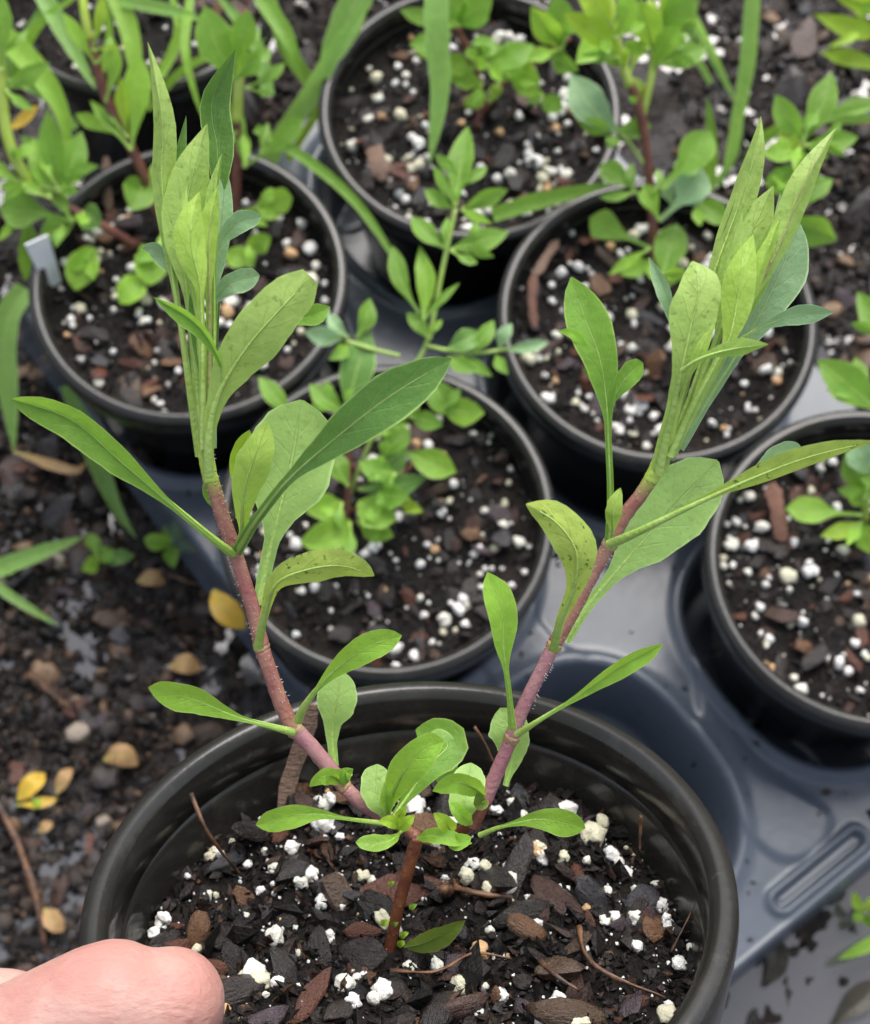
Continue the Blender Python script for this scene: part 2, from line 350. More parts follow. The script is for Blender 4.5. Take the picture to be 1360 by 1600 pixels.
def leaf_geo(pts, hw, prof='oval', face=None, roll=0, fold=12, flip=False, nseg=18, nc=6, wave=0.0, tub=0.0, seed=0, curl=0.0, bow=0.0):
    S = spline(pts, nseg); T = np.gradient(S, axis=0); n = nseg
    pr = np.array(PROF[prof] if isinstance(prof, str) else prof); q = np.linspace(0, 1, n); W = np.interp(q, pr[:, 0], pr[:, 1])
    W2 = W.copy(); W2[1:-1] = (W[:-2]+2*W[1:-1]+W[2:])/4; W = W2*hw
    r0, r1 = roll if isinstance(roll, tuple) else (roll, roll)
    sg = -1 if flip else 1; vs, fs, uv, mi = [], [], [], []; Ns = []
    for i in range(n):
        t = Vector(T[i]).normalized(); c = Vector(S[i]); V = (CAM-c).normalized() if face is None else face
        N = V - t*t.dot(V)
        N = N.normalized() if N.length > 1e-6 else Vector((0, 0, 1))
        N = Quaternion(t, R(r0+(r1-r0)*q[i])) @ N; Sd = t.cross(N); Ns.append(N)
        fo = R(fold)
        for j in range(nc+1):
            u = -1+2*j/nc; au = abs(u)
            wv = wave*W[i]*au*math.sin(q[i]*17+seed+(2.1 if u > 0 else 0)) + 0.05*W[i]*au*mnoise.noise(Vector((q[i]*7+seed, u*2, seed*.7)))
            wk = 1+0.11*mnoise.noise(Vector((q[i]*8, 3.1 if u > 0 else 7.7, seed)))+0.05*mnoise.noise(Vector((q[i]*26, 1.1 if u > 0 else 5.7, seed)))
            p = c + Sd*(u*wk*W[i]*math.cos(fo)) + N*(sg*(au*W[i]*math.sin(fo) - curl*au*au*W[i]) + wv)
            vs.append(p); uv.append((j/nc, q[i]))
    for i in range(n-1):
        for j in range(nc):
            f = (i*(nc+1)+j, i*(nc+1)+j+1, (i+1)*(nc+1)+j+1, (i+1)*(nc+1)+j)
            fs.append(f[::-1] if flip else f); mi.append(0)
    if tub > 0:      # petiole that runs on as the raised midrib under the blade
        b = len(vs); ns = 8; m = int(n*0.94)
        for i in range(m):
            t = Vector(T[i]).normalized(); N = Ns[i]; Sd = t.cross(N); r = tub*max(0.10, max(0.0, 1-q[i]*1.02)**1.5)
            c = Vector(S[i]) - N*(sg*r*0.55)
            for k in range(ns):
                a = 2*math.pi*k/ns; vs.append(c + (Sd*math.cos(a) + N*(math.sin(a)*0.8))*r); uv.append((0.5, q[i]))
        for i in range(m-1):
            for k in range(ns):
                k2 = (k+1) % ns; fs.append((b+i*ns+k, b+i*ns+k2, b+(i+1)*ns+k2, b+(i+1)*ns+k)); mi.append(1)
    return vs, fs, uv, mi
def stalked(p0, pw, kind='lens'):
    K = {'lens': [(.06, .22), (.18, .58), (.34, .88), (.52, 1), (.7, .88), (.85, .52), (.94, .24), (1, .02)],
         'ob': [(.06, .2), (.2, .45), (.4, .78), (.6, 1), (.78, .92), (.9, .62), (.96, .34), (1, .04)]}[kind]
    return [(0, pw*1.25), (p0*.5, pw), (p0, pw)] + [(p0+(1-p0)*t, max(pw, v)) if t < .3 else (p0+(1-p0)*t, v) for t, v in K]
_seed = [0]
def leaf(parent, pts, hw, prof='oval', mat='mid', name='leaf', pet='vein', label=None, **kw):
    _seed[0] += 1; kw.setdefault('seed', _seed[0]*1.7)
    vs, fs, uv, mi = leaf_geo(pts, hw, prof, **kw)
    me = mesh(name, vs, fs, uv, mi); o = link(name, me, parent, [LEAF[mat], STEM[pet]])
    if label: o['label'] = label
    return o

# ------------------------------------------------------------------ the setting: ground and water
def lowland(x, y):          # the ground sinks to the puddle at the near right
    s = max(0.0, min(1.0, (x-0.075)/0.06))*max(0.0, min(1.0, (0.13-y)/0.06))
    t = max(0.0, min(1.0, (-0.045-x)/0.05))*max(0.0, min(1.0, (0.11-y)/0.07))      # and to the wet patch at the near left
    return -0.0030*s - 0.0021*t
def ground_z(x, y):
    v = Vector((x, y, 0))
    return (0.0022*mnoise.noise(v*34) + 0.0026*mnoise.noise(v*88+Vector((3, 1, 0))) + 0.0024*mnoise.noise(v*210)
            + 0.0015*mnoise.noise(v*480) + lowland(x, y))
def axis(lo, hi, st):
    a = list(np.arange(lo, hi+1e-9, st)); s = st; e = hi
    while e < 30: s *= 1.45; e += s; a.append(e)
    s = st; e = lo
    while e > -30: s *= 1.45; e -= s; a.insert(0, e)
    return a
gx, gy = axis(-0.29, 0.29, 0.0024), axis(-0.10, 0.56, 0.0024)
vs = [(x, y, ground_z(x, y)) for y in gy for x in gx]; nx = len(gx)
fs = [(j*nx+i, j*nx+i+1, (j+1)*nx+i+1, (j+1)*nx+i) for j in range(len(gy)-1) for i in range(nx-1)]
ground = tag(link('ground', mesh('ground', vs, fs), None, [DIRT]), 'dark wet earth strewn with bark crumbs and pale pebbles', None, None, 'structure')
def sheet(name, x0, x1, y0, y1, z, n=2):
    return mesh(name, [(x0, y0, z), (x1, y0, z), (x1, y1, z), (x0, y1, z)], [(0, 1, 2, 3)])
water = tag(link('water', sheet('water', -3, 3, -3, 3, -0.0014), None, [WATER], False), 'grey film of rain water standing in the low spots', None, None, 'structure')

# ------------------------------------------------------------------ piece libraries (shared meshes)
def chip_mesh(i, flat, elong, npt=18):
    r = random.Random(100+i); bm = bmesh.new()
    for _ in range(npt):
        v = Vector((r.gauss(0, 1), r.gauss(0, 1), r.gauss(0, 1))).normalized()
        bm.verts.new((v.x*elong, v.y, v.z*flat))
    res = bmesh.ops.convex_hull(bm, input=bm.verts)
    bmesh.ops.delete(bm, geom=[g for g in res['geom_interior'] if isinstance(g, bmesh.types.BMVert)], context='VERTS')
    for v in bm.verts: v.co += Vector((r.uniform(-.12, .12), r.uniform(-.12, .12), r.uniform(-.08, .08)*flat))
    me = bpy.data.meshes.new('bark_chip'); bm.to_mesh(me); bm.free(); return me
CHIPS = [chip_mesh(i, rnd.uniform(.22, .5), rnd.uniform(1.0, 2.0)) for i in range(16)]
for c in CHIPS: c.materials.append(BARK)
def fine_chip(i):
    r = random.Random(900+i); me = chip_mesh(200+i, r.uniform(.28, .6), r.choice((1.0, 1.2, 1.5, 1.9, 2.6)), 16); bm = bmesh.new(); bm.from_mesh(me)
    bmesh.ops.subdivide_edges(bm, edges=bm.edges[:], cuts=1, use_grid_fill=True, smooth=0.25); bmesh.ops.triangulate(bm, faces=bm.faces[:])
    for v in bm.verts: v.co += v.co.normalized()*(0.20*mnoise.noise(v.co*1.9+Vector((i*5.1, 0, 0)))+0.07*mnoise.noise(v.co*6+Vector((0, i*3.3, 0))))
    bm.to_mesh(me); bm.free()
    if i % 3: me.polygons.foreach_set('use_smooth', [True]*len(me.polygons))
    me.materials.append(BARK); return me
CHIPS_FINE = [fine_chip(i) for i in range(22)]
PEBS = [chip_mesh(60+i, rnd.uniform(.3, .6), rnd.uniform(1.0, 1.5), 26) for i in range(8)]
for c in PEBS:
    c.materials.append(PEB); c.polygons.foreach_set('use_smooth', [True]*len(c.polygons))
def perl_mesh(i, sub):
    r = random.Random(500+i); bm = bmesh.new()
    for k in range(1 if i % 3 else r.choice((2, 3))):
        off = Vector((r.uniform(-.9, .9), r.uniform(-.9, .9), r.uniform(-.2, .4))) if k else Vector()
        s = r.uniform(.5, .8) if k else 1.0
        g = bmesh.ops.create_icosphere(bm, subdivisions=sub, radius=1.0)['verts']; sd_ = Vector((i*3.1+k, k*7.7, i))
        el = r.uniform(0.8, 1.35)
        for v in g:
            d = v.co.normalized(); h = 1+0.38*mnoise.noise(d*1.6+sd_)+0.16*mnoise.noise(d*4.2+sd_)
            v.co = Vector((d.x*el, d.y, d.z*.82))*h*s+off
    me = bpy.data.meshes.new('perlite'); bm.to_mesh(me); bm.free(); me.materials.append(PERL)
    me.polygons.foreach_set('use_smooth', [True]*len(me.polygons)); return me
PERL_FINE = [perl_mesh(i, 3) for i in range(14)]; PERL_LOW = [perl_mesh(i, 2) for i in range(9)]
def rot(r, tilt=0.5):
    return (Matrix.Rotation(r.uniform(0, 6.283), 4, 'Z') @ Matrix.Rotation(r.gauss(0, tilt), 4, 'X') @ Matrix.Rotation(r.gauss(0, tilt), 4, 'Y'))

# ------------------------------------------------------------------ ground debris (parts of the ground)
def scatter_ground(n, seed, boxes):
    r = random.Random(seed)
    for k in range(n):
        b = boxes[k % len(boxes)]; p = on_z(r.uniform(b[0], b[2]), r.uniform(b[1], b[3]), 0.0); z = ground_z(p.x, p.y)
        s = min(0.008, 0.0019*math.exp(r.gauss(0.25, 0.5)))
        if r.random() < 0.55: me, nm, ss = r.choice(PEBS), 'pebble', s*0.9
        else: me, nm, ss = r.choice(CHIPS), 'bark_chip', s
        child_local(nm, me, ground, Matrix.Translation((p.x, p.y, z+ss*0.25)) @ rot(r, 0.35) @ Matrix.Scale(ss, 4))
scatter_ground(480, 5, [(-20, 700, 330, 1150), (-20, 1050, 220, 1620), (0, 690, 260, 1000), (1270, 250, 1380, 620), (1200, 0, 1380, 260), (-20, 1100, 200, 1480), (-20, 460, 120, 900)])

def litter(n, seed, boxes):
    r = random.Random(seed); vs, fs = [], []
    for k in range(n):
        b_ = boxes[k % len(boxes)]; p = on_z(r.uniform(b_[0], b_[2]), r.uniform(b_[1], b_[3]), 0.0); z = ground_z(p.x, p.y)
        s_ = 0.0009*math.exp(r.gauss(0, 0.5)); q = rot(r, 1.2).to_3x3(); b = len(vs); el = r.uniform(1, 2.6)
        for d in ((el, 0, 0), (-el, .3, 0), (0, 1, .2), (0, -1, 0), (.2, 0, .7), (0, 0, -.7)): vs.append(q @ (Vector(d)*s_*r.uniform(.7, 1.2)) + Vector((p.x, p.y, z+s_*.35)))
        for f in ((0, 2, 4), (2, 1, 4), (1, 3, 4), (3, 0, 4), (2, 0, 5), (1, 2, 5), (3, 1, 5), (0, 3, 5)): fs.append(tuple(b+i for i in f))
    o = link('dirt_litter', mesh('dirt_litter', vs, fs), ground, [LITTER], True); o['kind'] = 'stuff'
litter(15000, 8, [(-420, 300, 0, 1750), (-420, 1000, 60, 1750), (-420, -60, 60, 500), (1300, -40, 1750, 900), (-40, 640, 420, 1150), (-40, 1050, 260, 1640), (1240, 150, 1400, 660), (1050, -20, 1400, 330), (-40, 400, 160, 900), (380, -20, 640, 330), (-40, 900, 300, 1500)])

# ------------------------------------------------------------------ carry tray
GA = Vector((0.787, 0.617)).normalized(); GB = Vector((GA.y, -GA.x)); GO = Vector((-0.086, 0.2753)); PA, PB = 0.114, 0.110
DECK = 0.045
def sstep(a, b, x):
    t = max(0.0, min(1.0, (x-a)/(b-a))); return t*t*(3-2*t)
A0, A1, B0, B1 = -0.0512, PA+0.066, -0.064, 2*PB+0.073
def tray_z(a, b):
    z = DECK
    for i in range(2):
        for j in range(3):
            da, db = a-i*PA, b-j*PB; d = (abs(da)**2.6+abs(db)**2.6)**(1/2.6)
            z += 0.0014*math.exp(-((d-0.0505)/0.0022)**2)                        # raised collar
            z -= (DECK-0.002)*(1-sstep(0.0440, 0.0488, d))
    # long stiffening rib pressed into the near flange, and a step along its edge
    fb = B1-b
    if b > 2*PB+0.04:
        for ac in (0.0515, 0.135):
            dd = math.hypot(max(0.0, abs(a-ac)-0.0165), fb-0.0118)
            z += 0.0022*math.exp(-((dd-0.0036)/0.0011)**2) - 0.0020*(1-sstep(0.0012, 0.0030, dd)) + 0.0012*math.exp(-(dd/0.0006)**2)
        z += 0.0016*math.exp(-((fb-0.0035)/0.0012)**2)
    z += 0.0009*sstep(0.55, 0.6, mnoise.noise(Vector((a*26, b*26, 4)))*.5+.5)
    e = min(a-A0, A1-a, b-B0, fb)
    z -= 0.040*(1-sstep(0.0, 0.0045, e))
    return z
na, nb = 262, 380
av = np.linspace(A0, A1, na); bv = np.linspace(B0, B1, nb); vs = []
for b in bv:
    for a in av:
        q = GO+GA*a+GB*b; vs.append((q.x, q.y, tray_z(a, b)))
fs = [(j*na+i, (j+1)*na+i, (j+1)*na+i+1, j*na+i+1) for j in range(nb-1) for i in range(na-1)]
me = mesh('carry_tray', vs, fs)
tray = tag(link('carry_tray', me, None, [TRAY]), 'slate blue plastic carry tray with round cells under the pots', 'tray')

r_ = random.Random(44); vs, fs = [], []
for k in range(420):
    a_, b_ = r_.uniform(A0+.006, A1-.006), r_.uniform(B0+.006, B1-.006); z_ = tray_z(a_, b_); q_ = GO+GA*a_+GB*b_; s_ = 0.00055*math.exp(r_.gauss(0, .5)); b0_ = len(vs)
    R3 = (Matrix.Rotation(r_.uniform(0, 6.28), 3, 'Z') @ Matrix.Rotation(r_.uniform(-1, 1), 3, 'X'))
    for d in ((1.4, 0, 0), (-1.4, .3, 0), (0, 1, .2), (0, -1, 0), (.2, 0, .7), (0, 0, -.7)): vs.append(R3 @ (Vector(d)*s_) + Vector((q_.x, q_.y, z_+s_*.4)))
    for f in ((0, 2, 4), (2, 1, 4), (1, 3, 4), (3, 0, 4), (2, 0, 5), (1, 2, 5), (3, 1, 5), (0, 3, 5)): fs.append(tuple(b0_+i for i in f))
gr_ = link('spilled_grit', mesh('spilled_grit', vs, fs), tray, [LITTER]); gr_['kind'] = 'stuff'

# ------------------------------------------------------------------ pots
RIMR = 0.055
wall_prof = [(0.0, -0.0895), (0.037, -0.090), (0.0385, -0.088), (0.0495, -0.016), (0.0510, -0.013), (0.0519, -0.0085), (0.0508, -0.0087),
             (0.0497, -0.0094), (0.0494, -0.0112), (0.0488, -0.0135), (0.0483, -0.0160), (0.0370, -0.086), (0.0, -0.0865)]
rim_prof = [(0.0523, -0.0135), (0.0540, -0.0132), (0.0547, -0.0070), (0.0550, -0.0030), (0.0548, -0.0014), (0.0541, -0.0005), (0.0530, -0.0001), (0.0521, 0.0), (0.0517, -0.0001),
            (0.0514, -0.0003), (0.0502, -0.0014), (0.0500, -0.0019), (0.0499, -0.0055), (0.0497, -0.0090), (0.0505, -0.0097), (0.0523, -0.0100), (0.0523, -0.0135)]
WALL = lathe(wall_prof, 112, 'pot_wall'); RIM = lathe(rim_prof, 128, 'rim')
for m_, mm in ((WALL, POT), (RIM, POT)):
    m_.materials.append(mm); m_.polygons.foreach_set('use_smooth', [True]*len(m_.polygons))
def mix_height(x, y, seed, amp=1.0):
    v = Vector((x, y, seed)); r = math.hypot(x, y)
    return amp*(0.0022*mnoise.noise(v*55) + 0.0016*mnoise.noise(v*150) + 0.0008*mnoise.noise(v*420)) - 0.0004*(r/0.047)**2
def make_pot(label, mtx, depth, seed, nper, nchip, ncrumb, fine=False, amp=1.0, group='round plastic nursery pots'):
    pot = bpy.data.objects.new('nursery_pot', None); COL.objects.link(pot); pot.matrix_world = mtx; pot.empty_display_size = 0.01
    tag(pot, label, 'plant pot', group)
    child_local('pot_wall', WALL, pot); child_local('rim', RIM, pot)
    r = random.Random(seed); RM = 0.0497-0.155*(depth-0.012)
    nr, na_ = (46, 150) if fine else (26, 90); vs, fs = [(0, 0, mix_height(0, 0, seed, amp)-depth)], []
    for i in range(1, nr+1):
        rr = RM*i/nr
        for k in range(na_):
            t = 2*math.pi*k/na_; x, y = rr*math.cos(t), rr*math.sin(t); vs.append((x, y, mix_height(x, y, seed, amp)-depth))
    for k in range(na_): fs.append((0, 1+k, 1+(k+1) % na_))
    for i in range(nr-1):
        for k in range(na_):
            k2 = (k+1) % na_; fs.append((1+i*na_+k, 1+(i+1)*na_+k, 1+(i+1)*na_+k2, 1+i*na_+k2))
    me = mesh('potting_mix', vs, fs); me.polygons.foreach_set('use_smooth', [True]*len(me.polygons)); me.materials.append(MIX)
    mix = child_local('potting_mix', me, pot)
    def spot(margin):
        rr = (RM-margin)*math.sqrt(r.random()); t = r.uniform(0, 6.2832); x, y = rr*math.cos(t), rr*math.sin(t)
        return x, y, mix_height(x, y, seed, amp)-depth
    for k in range(nchip):
        s = (0.00138 if fine else 0.0019)*math.exp(r.gauss(0.22, 0.48)); s = min(s, 0.0040); me = r.choice(CHIPS_FINE if fine else CHIPS); x, y, z = spot(s*1.5)
        child_local('bark_chip', me, mix, Matrix.Translation((x, y, z+s*r.uniform(0.05, 0.45))) @ rot(r, 0.45) @ Matrix.Diagonal((s, s*r.uniform(.7, 1.1), s*r.uniform(.8, 1.3), 1)))
    for k in range(nper):
        s = (0.00080 if fine else 0.00098)*math.exp(r.gauss(0.12, 0.48)); s = min(s, 0.0022 if fine else 0.0025); me = r.choice(PERL_FINE if fine else PERL_LOW); x, y, z = spot(s*1.2)
        child_local('perlite', me, mix, Matrix.Translation((x, y, z+s*r.uniform(0.15, 0.9))) @ rot(r, 0.7) @ Matrix.Scale(s, 4))
    # crumbs too small to pick apart
    vs, fs = [], []
    for k in range(ncrumb):
        x, y, z = spot(0.0005); s = 0.00050*math.exp(r.gauss(0, 0.6)); q = rot(r, 1.5).to_3x3(); b = len(vs)
        el = r.uniform(1, 1.9)
        for d in ((el, 0, 0), (-el, 0.3, 0), (0, 1, 0.2), (0, -1, 0), (0.2, 0, .55), (0, 0, -.5)):
            vs.append(q @ ((Vector(d)+Vector((r.uniform(-.35, .35), r.uniform(-.35, .35), r.uniform(-.25, .25))))*s*r.uniform(.6, 1.2)) + Vector((x, y, z+s*0.5)))
        for f in ((0, 2, 4), (2, 1, 4), (1, 3, 4), (3, 0, 4), (2, 0, 5), (1, 2, 5), (3, 1, 5), (0, 3, 5)): fs.append(tuple(b+i for i in f))
    me = mesh('crumbs', vs, fs); me.materials.append(CRUMB); o = child_local('crumbs', me, mix); o['kind'] = 'stuff'
    # perlite dust
    vs, fs = [], []
    for k in range(ncrumb//8):
        x, y, z = spot(0.0005); s = 0.00026*math.exp(r.gauss(0, 0.3)); q = rot(r, 1.5).to_3x3(); b = len(vs)
        for d in ((1, 0, 0), (-1, 0.3, 0), (0, 1, 0.2), (0, -1, 0), (0.2, 0, .9), (0, 0, -.9)): vs.append(q @ (Vector(d)*s) + Vector((x, y, z+s*1.0)))
        for f in ((0, 2, 4), (2, 1, 4), (1, 3, 4), (3, 0, 4), (2, 0, 5), (1, 2, 5), (3, 1, 5), (0, 3, 5)): fs.append(tuple(b+i for i in f))
    me = mesh('perlite_dust', vs, fs); me.materials.append(PERL); o = child_local('perlite_dust', me, mix); o['kind'] = 'stuff'
    return pot, mix

ZR = 0.095
BGP = {'C': (-0.0156, 0.1889), 'R': (0.0748, 0.2633), 'L': (-0.0860, 0.2753), 'T': (0.0102, 0.3466), 'F': (0.1417, 0.1751)}
BGL = {'C': 'black nursery pot in the middle of the tray, directly behind the tilted pot',
       'R': 'black nursery pot in the tray behind the right shoot of the forked plant',
       'L': 'black nursery pot with a white tag stuck inside its rim',
       'T': 'black nursery pot at the far end of the tray, behind a hanging broad grass blade',
       'F': 'black nursery pot at the right edge, right of the empty tray cell'}
for i, (k, (x, y)) in enumerate(BGP.items()):
    make_pot(BGL[k], Matrix.Translation((x, y, ZR)) @ Matrix.Rotation(0.7*i, 4, 'Z'), 0.0125, 21+i, 190, 150, 1500)
pc = on_z(215, -45, ZR)
make_pot('black nursery pot beyond the tray, cut by the top edge of the photo', Matrix.Translation(pc), 0.0125, 31, 90, 90, 900)
# the pot held up in front
nc_ = Vector((math.sin(-0.102148)*math.cos(1.004557), math.sin(1.004557), math.cos(-0.102148)*math.cos(1.004557)))
AX = (CX*nc_.x + CU*nc_.y - FW*nc_.z).normalized()
PC = CAM + ray(636.3, 1376.04)*0.26848
RX = (CX - AX*CX.dot(AX)).normalized(); BK = AX.cross(RX)
PM = Matrix.Translation(PC) @ Matrix((RX, BK, AX)).transposed().to_4x4()
fpot, fmix = make_pot('charcoal nursery pot tilted and held up in a hand in front', PM, 0.0180, 77, 290, 300, 6500, True)
def on_wall(x, y, rad):      # the point seen at x, y that lies on the inner wall, rad from the pot's axis
    lo, hi = 0.0, 0.024
    for _ in range(30):
        m_ = (lo+hi)/2; p = on_mix(x, y, m_); q = p-PC
        if math.hypot(q.dot(RX), q.dot(BK)) > rad: lo = m_
        else: hi = m_
    return on_mix(x, y, hi)
def ploc(r, deg, h): return PC + RX*(r*math.cos(R(deg))) + BK*(r*math.sin(R(deg))) + AX*h
def on_mix(x, y, up=0.0): return on_plane(x, y, PC-AX*(0.0180-up), AX)

# ------------------------------------------------------------------ the plant in the held pot
BASE = on_mix(611, 1484)
LEAN = R(16); PX_ = (AX*math.cos(LEAN) + BK*math.sin(LEAN)).normalized(); PN = RX.cross(PX_).normalized()
if PN.dot(CAM-BASE) < 0: PN = -PN
def fp(x, y, dz=0.0):
    return on_plane(x, y, BASE+PN*(dz*0.001), PN)
plant = thing('young_plant', 'forked young plant with two red stems and upright leaf shoots in the held pot', 'plant', BASE)
def stem(pts, mat, name='stem', parent=plant, ns=14, wob=0.10):
    P = [fp(*p[:2], p[3] if len(p) > 3 else 0) for p in pts]
    return tube(name, P, [.80*p[2]*px2m(q) for p, q in zip(pts, P)], parent, STEM[mat], ns, wob=wob, n=7*len(pts))
def node(x, y, r, ang, dz=0, mat='node'):
    c = fp(x, y, dz); rr = .80*r*px2m(c); d = (fp(x+math.cos(ang)*10, y+math.sin(ang)*10, dz)-c).normalized()
    return tube('stem_node', [c-d*rr*.75, c-d*rr*.3, c+d*rr*.15, c+d*rr*.5], [rr*.82, rr*.95, rr*.98, rr*.80], plant, STEM[mat], 14, 9, wob=.12)
stem([(606, 1496, 14), (612, 1470, 12), (622, 1420, 12), (638, 1360, 12.5), (652, 1306, 14.5)], 'brown')
stem([(651, 1308, 13), (628, 1292, 11.5), (604, 1278, 12.5)], 'dkred')
stem([(606, 1280, 13), (570, 1258, 14), (540, 1232, 14.5)], 'pink')
stem([(536, 1226, 15), (515, 1200, 15.5), (488, 1168, 16), (463, 1142, 16)], 'pink')
stem([(459, 1140, 16), (440, 1100, 15.5), (424, 1055, 15), (410, 1014, 15)], 'red')
stem([(409, 1010, 15.5), (398, 960, 15), (382, 910, 15), (368, 866, 15)], 'red')
stem([(368, 862, 15.5), (352, 820, 15), (340, 780, 14.5), (330, 748, 14.5)], 'fade')
stem([(330, 752, 15), (325, 728, 15.5), (320, 700, 15), (316, 672, 11)], 'green')
for a in ((604, 1278, 14.5, .6), (538, 1229, 16, .85), (461, 1141, 18, .95), (409, 1011, 17, 1.25), (368, 862, 17.5, 1.2)): node(*a)
stem([(660, 1306, 10, -3), (690, 1307, 10, -4), (722, 1298, 12, -2), (738, 1284, 15, 0)], 'brown')
stem([(735, 1290, 16), (748, 1268, 15.5), (757, 1250, 14.5)], 'dkred')
stem([(757, 1252, 15), (770, 1222, 14.5), (786, 1185, 14), (799, 1154, 14)], 'pink')
stem([(800, 1152, 14.5), (818, 1105, 13.5), (845, 1050, 13.5), (866, 1008, 14)], 'pink')
stem([(867, 1006, 14.5), (893, 960, 14), (922, 905, 14), (953, 850, 14)], 'red')
stem([(954, 848, 14.5), (975, 808, 14), (1000, 775, 14), (1018, 748, 14)], 'fade')
stem([(1016, 752, 14.5), (1028, 728, 15), (1038, 700, 14), (1046, 670, 10)], 'green')
for a in ((758, 1247, 16.5, -1.15), (800, 1152, 16.5, -1.1), (867, 1007, 16.5, -1.05), (954, 849, 16.5, -1.0)): node(*a)

def F(pts, w, prof='oval', mat='mid', parent=plant, **kw):
    P = [fp(*p) for p in pts]; m = px2m(P[len(P)//2]); kw['tub'] = kw.get('tub', 5.0)*m
    kw.setdefault('nseg', 26); kw.setdefault('nc', 8)
    return leaf(parent, P, w*m, prof, mat, **kw)
# lower left branch
F([(600, 1287, 3), (560, 1282, 5), (480, 1272, 8), (400, 1289, 8)], 21, 'spat', 'lite', roll=(0, -20), fold=14, tub=5)
F([(540, 1226, 6), (520, 1213, 10), (502, 1215, 12), (484, 1229, 12)], 16, 'oval', 'lite', roll=-25, fold=10, tub=5)
F([(545, 1222, 6), (540, 1208, 10), (552, 1201, 12)], 12, 'oval', 'mid', roll=20, tub=3)
F([(461, 1144, 3), (420, 1134, 6), (370, 1120, 8), (300, 1092, 10), (232, 1074, 9)], 25, 'spat', 'lite', roll=(10, -30), fold=16, tub=7)
F([(464, 1130, 3), (480, 1098, 6), (520, 1050, 9), (575, 1010, 10), (628, 993, 8)], 25, 'spat', 'lite', roll=(0, 20), fold=14, tub=8)
F([(523, 1197, -7), (519, 1150, -8), (526, 1100, -8), (535, 1048, -10)], 33, 'wing', 'pale', fold=8, tub=7)
# left branch, node behind
F([(404, 1008, 6), (414, 960, 10), (432, 912, 14), (480, 890, 16), (535, 884, 15), (585, 900, 12)], 30, 'wing', 'spot', flip=True, roll=(0, 38), fold=14, tub=8, label='olive leaf with dark specks on its underside')
F([(404, 945, -8), (415, 890, -9), (436, 800, -10), (456, 720, -12), (472, 625, -14)], 70, 'spoon', 'pale', fold=7, tub=9, wave=.03, label='broad pale green leaf')
F([(366, 868, 2), (335, 845, 5), (270, 790, 8), (190, 722, 10), (110, 655, 10), (18, 624, 8)], 31, 'spoon', 'mid', roll=(-15, -30), fold=24, tub=8)
F([(369, 863, 1), (380, 846, 4), (398, 816, 8), (450, 750, 13), (530, 680, 16), (610, 618, 16), (706, 560, 13)], 42, stalked(.40, .2, 'ob'), 'dark', roll=(5, 22), fold=12, tub=9, label='long dark green leaf')
F([(374, 846, 1), (379, 826, 4), (379, 800, 6), (383, 760, 8), (398, 715, 9), (418, 660, 7)], 31, 'obov', 'lite', flip=True, fold=20, roll=-12, tub=5)
F([(372, 810, 2), (374, 770, 3), (372, 720, 3), (390, 672, 2)], 22, 'obov', 'yel', roll=40, tub=3)
F([(346, 800, -3), (330, 780, -3), (325, 760, -3), (332, 740, -3)], 9, 'oval', 'mid', tub=2)
# left shoot: blades on thin separate stalks
F([(312, 712, -1), (298, 620, -1), (284, 520, -1), (270, 430, -2), (259, 345, -2), (253, 275, -3), (255, 200, -3), (245, 130, -4), (231, 66, -6)], 26, stalked(.40, .25), 'fleck', flip=True, roll=(-6, -14), fold=40, tub=7)
F([(330, 690, -8), (338, 520, -9), (344, 380, -10), (342, 280, -11), (339, 222, -12), (330, 178, -12), (338, 138, -12), (368, 78, -10)], 31, stalked(.60, .14), 'dark', roll=(0, 24), fold=30, tub=5, wave=.08)
F([(318, 706, 1), (308, 600, 1), (298, 500, 1), (288, 420, 0), (287, 350, -1), (302, 270, -2), (324, 194, -4)], 38, stalked(.50, .15), 'fleck', flip=True, roll=(0, 10), fold=24, tub=6)
F([(318, 700, 7), (317, 600, 8), (316, 510, 8), (312, 440, 8), (299, 385, 8), (301, 340, 7), (312, 300, 5)], 30, stalked(.60, .2), 'lite', flip=True, roll=(0, 10), fold=30, tub=7)
F([(324, 700, 4), (327, 600, 4), (327, 500, 4), (326, 430, 4), (327, 360, 3), (342, 289, 1)], 20, stalked(.6, .28), 'lite', flip=True, fold=30, roll=14, tub=6, pet='purp')
F([(304, 640, -5), (294, 500, -6), (278, 340, -7), (277, 270, -7), (291, 181, -8)], 11, stalked(.62, .3), 'dark', roll=25, fold=25, tub=3)
F([(322, 640, 2), (308, 540, 2), (302, 470, 2), (304, 430, 2)], 10, 'lanc', 'dark', roll=10, tub=3)
F([(320, 690, 4), (315, 590, 5), (306, 480, 5), (285, 400, 4), (283, 345, 3), (291, 290, 1)], 15, stalked(.6, .35), 'fleck', flip=True, roll=-20, fold=34, tub=5)
F([(330, 700, 1), (334, 590, 1), (335, 470, 0), (334, 360, -1), (336, 300, -2), (347, 240, -4)], 15, stalked(.55, .35), 'mid', flip=True, roll=24, fold=34, tub=5)
F([(308, 690, -3), (290, 560, -4), (270, 420, -4), (262, 330, -5), (268, 250, -6)], 13, stalked(.55, .4), 'mid', roll=18, fold=30, tub=5)
b = F([(332, 700, -5), (333, 620, -6), (331, 530, -6), (332, 450, -7), (340, 400, -8), (349, 320, -10), (351, 250, -12)], 20, stalked(.50, .3), 'blue', roll=-10, fold=16, tub=6, pet='purp')
F([(335, 412, -6), (345, 378, -6), (372, 348, -6), (409, 338, -7)], 18, 'obov', 'blue', parent=b, name='leaflet', roll=14, tub=3)
F([(325, 500, -5), (334, 470, -5), (362, 443, -5), (406, 430, -8)], 20, 'obov', 'blue', parent=b, name='leaflet', roll=14, tub=3)
